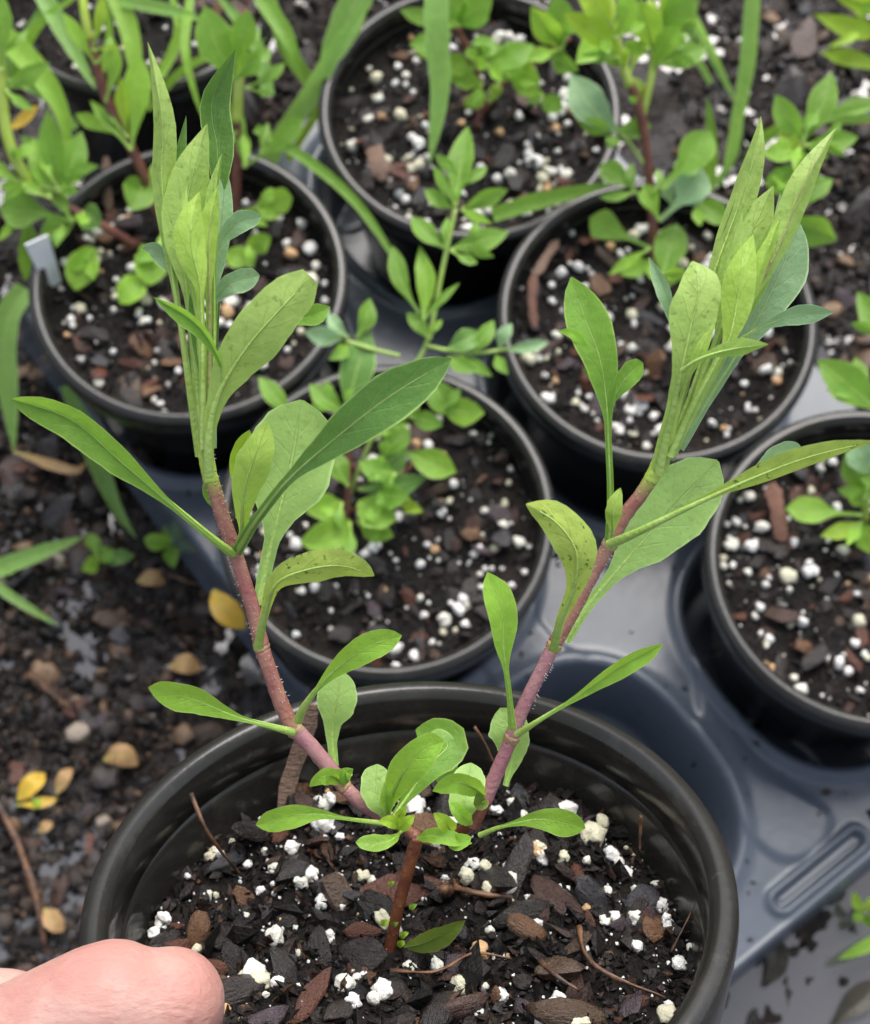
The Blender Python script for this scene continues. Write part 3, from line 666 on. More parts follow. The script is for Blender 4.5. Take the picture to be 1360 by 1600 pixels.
F([(264, 425, -3), (252, 400, -4), (238, 388, -4), (222, 388, -4)], 14, 'oval', 'blue', parent=b, name='leaflet', roll=-20, tub=2)
b = F([(326, 742, 6), (326, 690, 8), (334, 640, 9), (352, 596, 10), (392, 535, 12), (436, 485, 12), (486, 432, 10)], 43, 'cut', 'fleck', flip=True, roll=(0, 8), fold=12, tub=9, nseg=34, label='olive green leaf seen from below with its tip folded back')
F([(440, 508, 5), (468, 500, 2), (494, 490, -1), (516, 479, -3)], 18, 'lanc', 'mid', parent=b, name='leaf_tip', roll=10, fold=20, tub=2)
F([(354, 598, 9), (338, 552, 11), (305, 505, 12), (240, 464, 10)], 17, 'lanc', 'mid', parent=b, name='leaflet', roll=-30, fold=30, tub=3)
# fork cluster
F([(600, 1278, 2), (596, 1258, 3), (588, 1228, 2), (590, 1194, 0)], 27, 'round', 'pale', fold=8, tub=4)
F([(606, 1280, 5), (610, 1250, 8), (632, 1205, 11), (665, 1170, 11), (694, 1158, 9)], 30, 'obov', 'lite', roll=14, fold=14, tub=6)
F([(612, 1280, -2), (640, 1240, -4), (672, 1195, -6), (700, 1160, -10), (650, 1140, -14)], 34, 'obov', 'mid', fold=6, tub=4)
F([(690, 1240, -6), (694, 1200, -8), (686, 1165, -10), (668, 1148, -12)], 27, 'round', 'pale', fold=8, tub=3)
F([(606, 1268, 7), (604, 1245, 10), (602, 1222, 10)], 11, 'oval', 'lite', tub=2)
F([(628, 1298, 8), (612, 1312, 12), (588, 1318, 13), (556, 1316, 13)], 15, 'obov', 'lite', roll=20, fold=12, tub=3)
F([(626, 1292, 9), (612, 1284, 11), (592, 1283, 12)], 11, 'oval', 'yel', tub=2)
F([(622, 1296, 9), (634, 1286, 11), (648, 1274, 11)], 11, 'oval', 'yel', tub=2)
F([(618, 1280, 7), (628, 1270, 9), (636, 1260, 9)], 8, 'oval', 'yel', tub=2)
F([(652, 1310, 6), (676, 1306, 9), (706, 1311, 10), (738, 1318, 9)], 14, 'oval', 'lite', roll=-20, fold=14, tub=3)
F([(702, 1310, 8), (714, 1316, 10), (737, 1308, 10)], 14, 'oval', 'lite', tub=2)
F([(706, 1302, 7), (698, 1288, 10), (678, 1270, 10)], 14, 'oval', 'yel', tub=2)
F([(730, 1290, 2), (724, 1260, 3), (732, 1225, 1), (736, 1192, -2)], 28, 'round', 'pale', fold=8, tub=4)
F([(757, 1244, 8), (735, 1228, 11), (712, 1222, 12), (676, 1236, 12)], 20, 'oval', 'lite', roll=-25, fold=16, tub=4)
F([(758, 1246, 6), (752, 1255, 9), (745, 1240, 10)], 12, 'oval', 'olive', tub=3)
F([(738, 1288, 3), (724, 1276, 5), (712, 1262, 5), (704, 1254, 4)], 12, 'oval', 'lite', tub=3)
F([(748, 1306, 4), (790, 1290, 7), (850, 1280, 9), (915, 1294, 8)], 23, 'spat', 'lite', roll=(0, 18), fold=12, tub=5)
# right branch
F([(802, 1140, 3), (796, 1085, 6), (788, 1020, 8), (785, 960, 8), (762, 894, 6)], 26, stalked(.44, .17, 'ob'), 'lite', fold=16, roll=10, tub=7)
F([(806, 1150, 4), (840, 1128, 7), (900, 1090, 9), (965, 1045, 10), (1036, 1006, 8)], 19, 'spat', 'lite', roll=(10, 42), fold=22, tub=6)
F([(790, 1228, -7), (800, 1190, -8), (798, 1145, -8), (782, 1106, -10)], 34, 'obov', 'pale', fold=10, roll=-15, tub=5)
F([(866, 1012, 5), (876, 970, 9), (898, 915, 13), (900, 860, 15), (868, 815, 14), (822, 788, 11)], 35, 'wing', 'spot', flip=True, roll=(0, -18), fold=16, tub=8, label='curled olive leaf with dark specks on its underside')
F([(884, 1002, -7), (920, 945, -8), (975, 880, -9), (1045, 800, -11), (1122, 720, -13)], 57, 'spoon', 'pale', fold=8, roll=12, tub=9, label='broad pale green leaf')
b = F([(955, 848, 5), (1000, 828, 9), (1090, 785, 13), (1180, 745, 15), (1270, 712, 15), (1372, 688, 12)], 24, 'plan', 'spot', flip=True, roll=(20, 48), fold=10, tub=9)
F([(1150, 762, 14), (1180, 738, 12), (1215, 712, 10), (1253, 700, 7)], 19, 'obov', 'blue', parent=b, name='leaflet', roll=16, tub=3)
b = F([(952, 846, 3), (954, 780, 5), (951, 690, 7), (948, 630, 8), (938, 560, 8), (914, 495, 6), (893, 433, 4)], 36, stalked(.48, .15, 'ob'), 'mid', fold=14, roll=8, tub=7)
F([(948, 642, 7), (960, 620, 8), (980, 588, 8), (1005, 567, 6)], 20, 'obov', 'mid', parent=b, name='leaflet', roll=20, tub=3)
F([(944, 612, 7), (928, 588, 8), (912, 576, 8)], 9, 'lanc', 'mid', parent=b, name='leaflet', tub=2)
F([(930, 570, 7), (912, 540, 8), (896, 522, 8), (872, 517, 7)], 9, 'lanc', 'lite', parent=b, name='leaflet', tub=2)
F([(958, 832, 7), (958, 808, 9), (962, 785, 9), (970, 762, 8)], 15, 'oval', 'lite', flip=True, fold=24, tub=3)
# right shoot: blades on thin separate stalks
F([(1030, 738, 6), (1042, 680, 8), (1055, 625, 10), (1068, 565, 12), (1082, 500, 12), (1092, 450, 11), (1082, 408, 8)], 40, stalked(.44, .30, 'ob'), 'fleck', flip=True, fold=12, tub=9)
F([(1040, 716, -2), (1066, 620, -2), (1092, 520, -3), (1115, 430, -4), (1138, 366, -5), (1162, 300, -6), (1180, 238, -7), (1189, 182, -9)], 27, stalked(.46, .24), 'fleck', flip=True, roll=-14, fold=34, tub=7)
F([(1046, 716, 4), (1080, 650, 4), (1118, 575, 4), (1160, 495, 3), (1205, 410, 2), (1236, 340, 1), (1262, 276, 0), (1307, 200, -4)], 27, stalked(.46, .26), 'fleck', flip=True, roll=20, fold=32, tub=8, pet='purp')
F([(1048, 712, 7), (1080, 640, 8), (1112, 580, 8), (1140, 528, 8), (1152, 470, 7), (1160, 420, 6), (1177, 366, 3)], 30, stalked(.50, .2), 'lite', flip=True, fold=26, tub=7)
F([(1050, 706, 1), (1090, 610, 0), (1128, 510, -1), (1150, 440, -2), (1172, 370, -4), (1209, 291, -6)], 41, stalked(.46, .15), 'fleck', flip=True, fold=22, tub=6)
F([(1056, 696, 2), (1110, 600, 2), (1160, 500, 1), (1194, 410, 0), (1207, 348, -1)], 24, stalked(.55, .2), 'mid', flip=True, roll=12, fold=26, tub=6)
F([(1066, 690, -4), (1130, 570, -6), (1190, 450, -8), (1214, 370, -9), (1219, 301, -10)], 13, stalked(.6, .3), 'blue', roll=20, fold=20, tub=4)
F([(1044, 712, 3), (1078, 620, 4), (1106, 530, 4), (1122, 460, 4), (1140, 400, 3), (1160, 330, 1)], 17, stalked(.55, .32), 'fleck', flip=True, roll=-20, fold=34, tub=5)
F([(1052, 712, 6), (1096, 625, 6), (1140, 540, 6), (1172, 470, 5), (1192, 410, 4), (1220, 340, 2)], 15, stalked(.55, .35), 'lite', flip=True, roll=20, fold=34, tub=5)
F([(1042, 712, -3), (1070, 600, -4), (1098, 500, -5), (1120, 420, -6), (1152, 330, -7), (1172, 255, -9)], 14, stalked(.55, .35), 'dark', roll=10, fold=30, tub=5)
b = F([(1060, 700, -6), (1100, 635, -7), (1140, 572, -8), (1172, 520, -9), (1214, 440, -11), (1250, 350, -13)], 40, stalked(.40, .2, 'ob'), 'blue', fold=10, roll=8, tub=7)
F([(1160, 530, -4), (1198, 508, -4), (1245, 492, -4), (1303, 488, -6)], 18, 'lanc', 'blue', parent=b, name='leaflet', roll=20, tub=4)
F([(1066, 578, 13), (1094, 560, 15), (1140, 546, 15), (1201, 538, 12)], 15, 'lanc', 'mid', flip=True, roll=20, fold=14, tub=4)
F([(1062, 556, 6), (1052, 505, 6), (1038, 455, 5), (1014, 402, 2)], 13, 'lanc', 'blue', roll=-20, fold=18, tub=3)
F([(1062, 620, 10), (1088, 560, 13), (1118, 505, 12)], 10, 'lanc', 'lite', flip=True, tub=3)
# soil level leaf and buds
F([(632, 1480, 2), (660, 1474, 5), (695, 1458, 8), (727, 1438, 9)], 20, 'oval', 'olive', roll=25, fold=16, tub=3)
for (x, y, r_) in ((602, 1441, 7), (617, 1444, 6), (632, 1460, 7), (640, 1476, 8), (628, 1474, 7), (612, 1380, 5), (646, 1416, 6)):
    F([(x-r_, y+4, .3), (x, y, 1.6), (x+r_, y-3, 1.4)], r_*.9, 'oval', rnd.choice(('yel', 'lite', 'olive')), nseg=8, nc=4, tub=2, name='bud')
# fine hairs and droplets along the red stems
def hairs():
    r = random.Random(3); vs, fs = [], []
    segs = [((459, 1140), (410, 1014), 15), ((409, 1010), (368, 866), 15), ((368, 862), (330, 748), 15), ((800, 1152), (866, 1008), 14), ((867, 1006), (953, 850), 14), ((330, 752), (316, 640), 14), ((954, 848), (1018, 748), 14)]
    for k in range(420):
        (x0, y0), (x1, y1), w_ = r.choice(segs); t = r.random(); d = Vector((x1-x0, y1-y0)).normalized(); nrm = Vector((-d.y, d.x))
        u = r.uniform(-1, 1); u = math.copysign(abs(u)**0.45, u); a = w_*u
        a *= .80; x, y = x0+(x1-x0)*t+nrm.x*a, y0+(y1-y0)*t+nrm.y*a; z = .80*w_*math.sqrt(max(0, 1-u*u))
        p = fp(x, y); m = px2m(p); p = p + PN*z*m; o = (p-fp(x-nrm.x*a, y-nrm.y*a)).normalized(); s = r.uniform(1.0, 2.0)*m; b = len(vs)
        e = o.orthogonal().normalized(); f_ = o.cross(e); L = r.uniform(2.0, 5)*m
        for q in (e, (f_*.86-e*.5), (-f_*.86-e*.5)): vs.append(p+q*s*.5-o*s*.5)
        vs.append(p+o*L)
        fs += [(b, b+1, b+3), (b+1, b+2, b+3), (b+2, b, b+3)]
    o = link('stem_hairs', mesh('stem_hairs', vs, fs), plant, [HAIR]); o['kind'] = 'stuff'
HAIR = M('stem_hair_white').set(col=(0.62, 0.55, 0.52), rough=0.4).m
hairs()
# cut stub of an old stem beside the trunk
t = thing('stem_stub', 'short dead stem stub beside the brown trunk of the forked plant', 'stub', on_mix(690, 1395))
tube('stub', [on_mix(700, 1392), on_mix(697, 1392, .006), on_mix(694, 1390, .010)], [.0014, .0011, .0008], t, TWIG, 9, wob=.4)
tube('side_root', [on_mix(700, 1385, .001), on_mix(740, 1395, .0025), on_mix(800, 1402, .001)], [.0008, .0006, .0004], t, TWIG, 7, wob=.6)

# ------------------------------------------------------------------ twigs and bark strips lying on the mix
def twig(pts, rad, label, name='twig', cat='twig', plane='mix', group='twigs on the potting mix', mat=TWIG):
    f = (lambda x, y, h: on_mix(x, y, h) if h < .03 else on_wall(x, y, h)) if plane == 'mix' else (lambda x, y, h: on_z(x, y, plane+h))
    P = [f(x, y, h) for x, y, h in pts]; m = px2m(P[0])
    o = tube(name, P, [rad*m*(.6 if i < len(P)-1 else .3)*(1.0-.12*(i%2)) for i in range(len(P))], None, mat, 7, wob=.9); tag(o, label, cat, group); return o
twig([(300, 1240, .0455), (325, 1300, .0400), (378, 1370, .001)], 6, 'orange brown twig leaning on the pot wall at the left of the mix')
twig([(1002, 1274, .0455), (1001, 1300, .0450), (1000, 1330, .0440)], 4.5, 'short upright brown twig beside the far right of the mix')
twig([(742, 1135, .0465), (760, 1165, .0455), (778, 1205, .0440)], 4, 'thin dark twig poking up behind the right red stem')
twig([(843, 1500, .002), (870, 1525, .003), (906, 1548, .002)], 6.5, 'straight tan brown twig lying right of the small olive leaf')
twig([(1048, 1488, .001), (1068, 1450, .003), (1086, 1412, .004)], 3, 'wispy grey twig against the right inner wall')
twig([(905, 1448, .003), (915, 1490, .004), (950, 1522, .004), (1040, 1558, .002)], 6.5, 'curved dark root sweeping to the lower right of the mix')
twig([(610, 1516, .003), (680, 1518, .004), (740, 1490, .003), (800, 1498, .002)], 4.5, 'long dark rootlet just below the small olive leaf')
def strip(pts, w, label, plane, group=None):
    P = [plane(*p) for p in pts]; m = px2m(P[0]); vs, fs = [], []
    S = spline(P, 12); T = np.gradient(S, axis=0)
    for i in range(12):
        t_ = Vector(T[i]).normalized(); c = Vector(S[i]); N = (CAM-c).normalized(); N = (N-t_*N.dot(t_)).normalized(); sd_ = t_.cross(N)
        ww = w*m*(1+.45*mnoise.noise(Vector((i*.6, 2, w))))*(.5 if i in (0, 11) else .82 if i in (1, 10) else 1); th = w*m*.35
        for a, b_ in ((-1, .5), (-.3, .9), (.5, 1.0), (1, .4), (.9, -.6), (-.9, -.6)): vs.append(c+sd_*a*ww+N*b_*th*(1+.3*mnoise.noise(Vector((i*.9, a*3, w)))))
    for i in range(11):
        for k in range(6): fs.append((i*6+k, i*6+(k+1) % 6, (i+1)*6+(k+1) % 6, (i+1)*6+k))
    fs += [tuple(range(6))[::-1], tuple(66+k for k in range(6))]
    o = link('bark_strip', mesh('bark_strip', vs, fs), None, [STRIP], False); return tag(o, label, 'bark strip', group)
strip([(440, 1262, .0440), (457, 1205, .0452), (478, 1145, .0455), (490, 1100, .0460)], 13, 'flat tan bark strip leaning on the far wall behind the left red stem', on_wall)
zs = ZR-0.011
strip([(836, 512, zs), (832, 470, zs+.004), (835, 425, zs+.008)], 6.5, 'narrow reddish bark strip standing at the left wall of the right pot', on_z)
strip([(838, 430, zs+.006), (855, 400, zs+.005), (872, 376, zs+.003)], 7, 'grey brown bark strip leaning behind the reddish strip', on_z)
strip([(600, 282, zs), (592, 255, zs+.002), (582, 225, zs)], 14, 'thick reddish bark strip lying in the far pot', on_z)
strip([(1222, 845, zs), (1216, 800, zs+.004), (1205, 755, zs+.005)], 12, 'dull brown bark strip standing in the pot at the right edge', on_z)
strip([(166, 245, zs+.012), (168, 290, zs+.006), (170, 330, zs)], 7, 'thin reddish strip upright behind the red stems of the left pot', on_z)

# ------------------------------------------------------------------ seedlings in the other pots
def seedling(label, base, stems, leaves, zb=ZR-0.012, group='seedlings in the tray'):
    b0 = on_z(base[0], base[1], zb); pl = thing('seedling', label, 'seedling', b0, group)
    for pts, r_, m_ in stems:
        P = [on_z(x, y, zb+h) for x, y, h in pts]; tube('stem', P, [r_*px2m(p) for p in P], pl, STEM[m_], 8)
    def add(L, par, nm):
        x0, y0, x1, y1, hw = L[:5]; h0 = L[5]; mt = L[6]; pf = L[7] if len(L) > 7 else 'oval'; h1 = L[8] if len(L) > 8 else h0+rnd.uniform(0.0, 0.005)
        mx, my = (x0+x1)/2, (y0+y1)/2; d = math.hypot(x1-x0, y1-y0); bend = rnd.uniform(-.07, .07)*d
        nx_, ny_ = -(y1-y0)/max(d, 1), (x1-x0)/max(d, 1); pf = {'oval': 'point', 'round': rnd.choice(('point', 'oval')), 'obov': 'spade'}.get(pf, pf); hw *= .9
        P = [on_z(x0, y0, zb+h0), on_z(mx+nx_*bend, my+ny_*bend, zb+(h0+h1)/2+.0015), on_z(x1, y1, zb+h1)]
        fl = L[9] if len(L) > 9 else False
        return leaf(par, P, hw*px2m(P[1]), pf, mt, name=nm, nseg=14, nc=4, roll=rnd.uniform(-22, 22), fold=rnd.uniform(8, 22), tub=3*px2m(P[1]), flip=fl, wave=.04)
    for L in leaves:
        if isinstance(L, dict):
            P = [on_z(x, y, zb+h) for x, y, h in L['rachis']]; rc = tube('leaf', P, [3.2*px2m(p) for p in P], pl, STEM['vein'], 6)
            for q in L['leaflets']: add(q, rc, 'leaflet')
        else:
            lo_ = add(L, pl, 'leaf')
            if L[4] > 19 and rnd.random() < .45 and L[6] not in ('dark',):      # lobed leaf: two side leaflets below the blade
                x0, y0, x1, y1, hw = L[:5]; an0 = math.atan2(y1-y0, x1-x0); ln = math.hypot(x1-x0, y1-y0)
                for sg_ in (-1, 1):
                    an = an0+sg_*rnd.uniform(.55, .95); q_ = rnd.uniform(.24, .38); ax_, ay_ = x0+(x1-x0)*q_, y0+(y1-y0)*q_; l2 = ln*rnd.uniform(.4, .55)
                    add((ax_, ay_, ax_+math.cos(an)*l2, ay_+math.sin(an)*l2, hw*.45, L[5]+.0015, L[6], 'point', L[5]+.003), lo_, 'leaflet')
            if len(leaves) > 6 and rnd.random() < .75:      # small young leaf in the axil of the big one
                x0, y0, x1, y1, hw = L[:5]; an = math.atan2(y1-y0, x1-x0)+rnd.choice((-1, 1))*rnd.uniform(.6, 1.3); ln = math.hypot(x1-x0, y1-y0)*rnd.uniform(.45, .75)
                add((x0, y0, x0+math.cos(an)*ln, y0+math.sin(an)*ln, hw*rnd.uniform(.38, .6), L[5]+.002, rnd.choice((L[6], 'lite', 'mid')), rnd.choice(('point', 'lanc', 'obov')), L[5]+rnd.uniform(.003, .010)), pl, 'leaf')
    return pl
seedling('bushy seedling with lobed leaves in the middle pot, one tall shoot rising behind it', (545, 800),
 [([(545, 800, 0), (548, 770, .008), (575, 700, .022), (600, 640, .03), (650, 570, .04), (672, 520, .045), (690, 430, .055), (712, 325, .065)], 3.8, 'vein'),
  ([(540, 825, 0), (545, 760, .012), (545, 690, .022), (545, 640, .03)], 5, 'dkred'), ([(548, 800, 0), (600, 770, .01), (650, 720, .016)], 4, 'dkred')],
 [(542, 642, 578, 515, 33, .034, 'dark', 'oval', .042), (540, 645, 484, 600, 22, .032, 'mid', 'oval'), (455, 650, 404, 588, 19, .03, 'mid', 'oval'),
  (712, 322, 731, 197, 25, .066, 'mid', 'oval', .07), (706, 326, 664, 296, 15, .064, 'mid', 'oval'), (722, 328, 794, 296, 18, .064, 'mid', 'oval'),
  (696, 388, 644, 338, 20, .06, 'mid', 'oval'), (704, 390, 796, 362, 22, .06, 'mid', 'oval'),
  (662, 500, 656, 384, 19, .052, 'lite', 'oval', .058), (655, 490, 614, 384, 18, .05, 'mid', 'lanc', .056),
  (672, 530, 636, 488, 16, .046, 'mid', 'oval'),
  dict(rachis=[(665, 540, .044), (730, 552, .046), (800, 545, .045)], leaflets=[(790, 546, 858, 534, 13, .046, 'blue'), (780, 545, 800, 505, 14, .046, 'blue'), (775, 555, 795, 585, 12, .044, 'mid'), (735, 552, 772, 500, 16, .047, 'mid'), (700, 545, 750, 518, 22, .047, 'dark'), (700, 558, 748, 580, 16, .045, 'mid'), (720, 556, 770, 588, 12, .044, 'mid')]),
  dict(rachis=[(625, 556, .04), (580, 545, .042), (540, 532, .042)], leaflets=[(535, 530, 476, 518, 20, .043, 'blue'), (545, 528, 512, 488, 13, .043, 'blue'), (558, 528, 578, 466, 18, .043, 'mid'), (545, 538, 514, 562, 14, .041, 'mid')]),
  (672, 590, 712, 648, 28, .04, 'mid', 'oval', .036), (690, 640, 758, 645, 26, .036, 'lite', 'oval'), (640, 650, 692, 665, 18, .034, 'mid', 'oval'),
  (605, 660, 655, 630, 16, .036, 'lite', 'oval'), (637, 708, 714, 738, 30, .026, 'lite', 'round', .024), (600, 712, 640, 670, 24, .028, 'mid', 'oval'), (585, 745, 636, 700, 30, .02, 'dark', 'oval'),
  (560, 765, 668, 745, 22, .022, 'dark', 'oval'), (560, 785, 620, 812, 32, .02, 'lite', 'round'), (590, 770, 640, 775, 24, .024, 'mid', 'oval'), (560, 815, 616, 838, 24, .014, 'lite', 'round'), (548, 815, 470, 848, 32, .014, 'lite', 'round'),
  (535, 785, 478, 800, 26, .016, 'lite', 'round'), (545, 760, 520, 700, 22, .02, 'mid', 'oval'), (628, 788, 662, 800, 13, .012, 'yel', 'oval'), (620, 740, 560, 722, 22, .028, 'mid'), (575, 690, 610, 640, 20, .034, 'lite')])
seedling('red-stemmed seedling leaning left in the pot with the white tag', (262, 372),
 [([(262, 372, 0), (240, 310, .012), (205, 230, .03), (165, 150, .045), (140, 60, .06)], 8, 'dkred'), ([(140, 62, .06), (132, 20, .066), (128, -20, .07)], 7, 'green')],
 [(195, 215, 118, 178, 14, .03, 'lite', 'lanc'), (205, 235, 216, 80, 26, .032, 'lite', 'lanc', .05), (200, 215, 190, 120, 14, .034, 'yel', 'lanc', .05), (232, 300, 250, 250, 12, .018, 'lite', 'lanc'),
  (225, 280, 205, 330, 34, .016, 'mid', 'round'), (240, 390, 235, 446, 32, .008, 'lite', 'round'), (222, 430, 188, 475, 27, .006, 'lite', 'round', .006), (165, 160, 178, 60, 14, .046, 'lite', 'lanc', .06),
  (150, 100, 100, 20, 14, .055, 'lite', 'lanc', .07), (145, 80, 160, -10, 12, .058, 'yel', 'lanc', .07), (260, 350, 330, 395, 14, .01, 'mid')])
seedling('straight red-stemmed seedling at the far side of the pot with the white tag', (355, 345),
 [([(352, 380, 0), (366, 320, .012), (370, 250, .028), (370, 170, .042), (371, 100, .055)], 8, 'dkred'), ([(371, 190, .04), (373, 120, .052), (375, 60, .06)], 8.5, 'green')],
 [(366, 125, 320, 8, 38, .054, 'mid', 'oval', .07), (372, 118, 352, 40, 24, .054, 'lite', 'lanc'), (374, 110, 388, 15, 26, .055, 'mid', 'lanc', .07), (384, 138, 446, 98, 11, .048, 'mid', 'lanc'), (382, 262, 472, 184, 20, .03, 'mid', 'spat', .04),
  (372, 335, 457, 308, 26, .012, 'lite', 'spat', .012), (385, 395, 424, 370, 22, .006, 'lite', 'round'), (395, 418, 350, 395, 22, .006, 'lite', 'round'), (364, 220, 346, 150, 14, .038, 'lite', 'lanc'), (378, 200, 384, 260, 10, .034, 'lite')])
seedling('low seedling sprawling over the left rim of the pot with the white tag', (215, 385),
 [([(215, 385, 0), (160, 352, .01), (95, 318, .018), (50, 290, .024)], 7, 'dkred'), ([(52, 292, .024), (20, 240, .034), (5, 170, .044), (0, 60, .06)], 9, 'green')],
 [(112, 345, 0, 325, 36, .016, 'mid', 'obov', .02), (120, 340, 62, 375, 22, .014, 'mid', 'oval'), (130, 330, 158, 352, 26, .016, 'dark', 'round'), (148, 388, 118, 454, 30, .008, 'lite', 'round', .006), (105, 305, 75, 170, 26, .022, 'mid', 'oval', .04), (80, 310, 52, 215, 22, .024, 'lite', 'oval', .03),
  (95, 300, 128, 205, 24, .024, 'mid', 'oval', .03), (85, 300, 125, 250, 20, .022, 'lite'), (45, 290, -20, 250, 14, .026, 'lite', 'lanc'), (8, 140, 78, 97, 17, .05, 'mid', 'oval', .054), (5, 110, 4, -10, 20, .055, 'mid', 'lanc', .07), (25, 250, 52, 225, 12, .034, 'lite'), (40, 330, 40, 440, 20, .01, 'mid', 'oval', -.01), (60, 300, 0, 290, 14, .02, 'lite', 'lanc')])
seedling('leafy seedling in the far pot, half hidden behind the hanging grass blade', (745, 195),
 [([(745, 200, 0), (752, 150, .01), (735, 90, .024), (712, 40, .036)], 6, 'dkred'), ([(750, 180, 0), (790, 130, .012), (850, 90, .024), (890, 60, .034)], 5, 'dkred')],
 [(705, 55, 640, 70, 20, .034, 'mid', 'round'), (695, 95, 648, 60, 18, .03, 'lite', 'round'), (740, 110, 690, 90, 20, .024, 'lite', 'oval'), (735, 90, 770, 60, 24, .028, 'mid'), (760, 100, 835, 70, 26, .026, 'mid'), (800, 95, 845, 130, 26, .022, 'lite', 'round'), (760, 100, 820, 115, 22, .02, 'mid', 'oval'),
  (755, 130, 700, 120, 18, .018, 'lite'), (758, 148, 725, 165, 16, .012, 'lite', 'round'), (765, 160, 780, 128, 12, .014, 'yel'), (850, 150, 800, 130, 18, .016, 'lite', 'round'), (845, 160, 880, 170, 18, .012, 'mid', 'round'), (720, 40, 700, -20, 30, .038, 'mid', 'oval', .05), (712, 40, 770, -5, 28, .038, 'mid', 'oval', .05),
  (880, 75, 830, 10, 26, .034, 'lite', 'oval', .05), (880, 70, 870, -10, 30, .036, 'mid', 'oval', .05), (860, 85, 905, 110, 20, .028, 'mid'), (700, 30, 625, 15, 16, .038, 'mid')])
seedling('tall red-stemmed seedling with a yellow green top in the pot under the right shoot', (1022, 425),
 [([(1022, 430, 0), (1020, 340, .016), (1014, 270, .03), (1004, 190, .046), (985, 130, .058)], 8, 'dkred'), ([(985, 135, .058), (965, 70, .068), (950, -20, .08)], 8, 'green'), ([(1002, 190, .046), (1018, 120, .058), (1040, -20, .075)], 6, 'green')],
 [dict(rachis=[(1006, 255, .034), (985, 225, .038), (965, 205, .04)], leaflets=[(965, 205, 893, 116, 34, .041, 'blue', 'oval', .046), (960, 208, 902, 188, 17, .04, 'mid'), (965, 205, 1018, 196, 21, .041, 'mid'), (962, 212, 950, 232, 14, .039, 'mid')]),
  (1014, 322, 938, 258, 23, .022, 'mid', 'spat'), (1018, 388, 922, 340, 28, .012, 'mid', 'spat'), (1018, 405, 970, 430, 18, .006, 'lite', 'round'), (1035, 430, 1058, 350, 30, .012, 'mid', 'round'), (1028, 420, 1068, 430, 22, .008, 'lite', 'round'),
  (1018, 300, 1110, 205, 34, .03, 'mid', 'obov', .04), (1030, 345, 1096, 262, 36, .022, 'blue', 'obov', .03), (1085, 312, 1145, 350, 24, .02, 'mid', 'oval'), (1000, 160, 992, 120, 12, .05, 'yel'), (1035, 300, 1090, 250, 22, .026, 'pale', 'obov'),
  (968, 90, 880, 20, 26, .068, 'yel', 'oval', .08), (970, 100, 925, 40, 22, .066, 'lite', 'oval'), (955, 40, 900, -20, 26, .075, 'yel', 'oval', .085), (960, 60, 985, -15, 24, .072, 'lite', 'lanc', .085), (1022, 100, 1105, 72, 24, .06, 'mid', 'oval'), (1025, 90, 1000, 0, 30, .062, 'lite', 'lanc', .08),
  (1030, 60, 1085, -10, 30, .066, 'mid', 'lanc', .08), (1035, 40, 1060, -30, 22, .07, 'yel', 'lanc', .08), (1020, 110, 1065, 40, 24, .06, 'lite', 'lanc', .075), (975, 105, 940, 65, 16, .064, 'yel'), (985, 115, 1010, 60, 14, .06, 'yel', 'lanc'), (940, 60, 900, 100, 24, .07, 'lite')])
seedling('seedling with a five-leaf rosette behind the tip of the right shoot', (1190, 470),
 [([(1190, 470, 0), (1205, 380, .02), (1235, 290, .04), (1253, 222, .055)], 7, 'green')],
 [(1255, 222, 1212, 148, 24, .056, 'mid', 'oval', .062), (1256, 220, 1300, 112, 27, .056, 'mid', 'oval', .064), (1258, 226, 1342, 214, 20, .056, 'mid', 'oval'), (1250, 228, 1190, 240, 22, .054, 'lite', 'oval'), (1245, 255, 1222, 195, 18, .052, 'yel', 'lanc'), (1240, 280, 1195, 285, 26, .048, 'lite', 'oval'), (1250, 250, 1278, 285, 22, .05, 'lite', 'oval'),
  (1225, 350, 1308, 375, 32, .03, 'mid', 'oval'), (1235, 330, 1302, 280, 24, .036, 'mid', 'oval'), (1215, 360, 1160, 330, 20, .026, 'mid')])
seedling('seedling with rounded leaves in the pot at the right edge of the photo', (1352, 812),
 [([(1352, 815, 0), (1356, 760, .014), (1372, 690, .03), (1385, 620, .045)], 6, 'green')],
 [(1348, 805, 1228, 794, 27, .008, 'lite', 'obov'), (1345, 815, 1282, 838, 17, .006, 'yel', 'oval'), (1352, 770, 1322, 705, 24, .016, 'mid', 'oval', .024), (1358, 740, 1336, 690, 26, .024, 'blue', 'round'), (1372, 640, 1278, 562, 36, .042, 'mid', 'oval', .048), (1380, 550, 1340, 455, 24, .05, 'mid', 'oval'), (1345, 820, 1372, 868, 26, .006, 'lite', 'round'), (1350, 780, 1395, 740, 24, .018, 'mid'), (1355, 790, 1330, 760, 20, .014, 'lite')])
seedling('yellow green weed leaning into the top right corner of the photo', (1420, 90),
 [([(1425, 200, 0), (1420, 120, .02), (1415, 40, .04)], 7, 'green')],
 [(1400, 50, 1272, 22, 20, .045, 'yel', 'oval', .05), (1405, 120, 1282, 82, 17, .035, 'yel', 'lanc', .04), (1405, 160, 1300, 172, 17, .03, 'pale', 'lanc', .03), (1400, 20, 1300, -10, 18, .05, 'yel', 'oval'), (1400, 190, 1270, 182, 14, .02, 'mid', 'lanc'), (1410, 60, 1350, -10, 20, .05, 'lite', 'lanc')], 0.01, None)
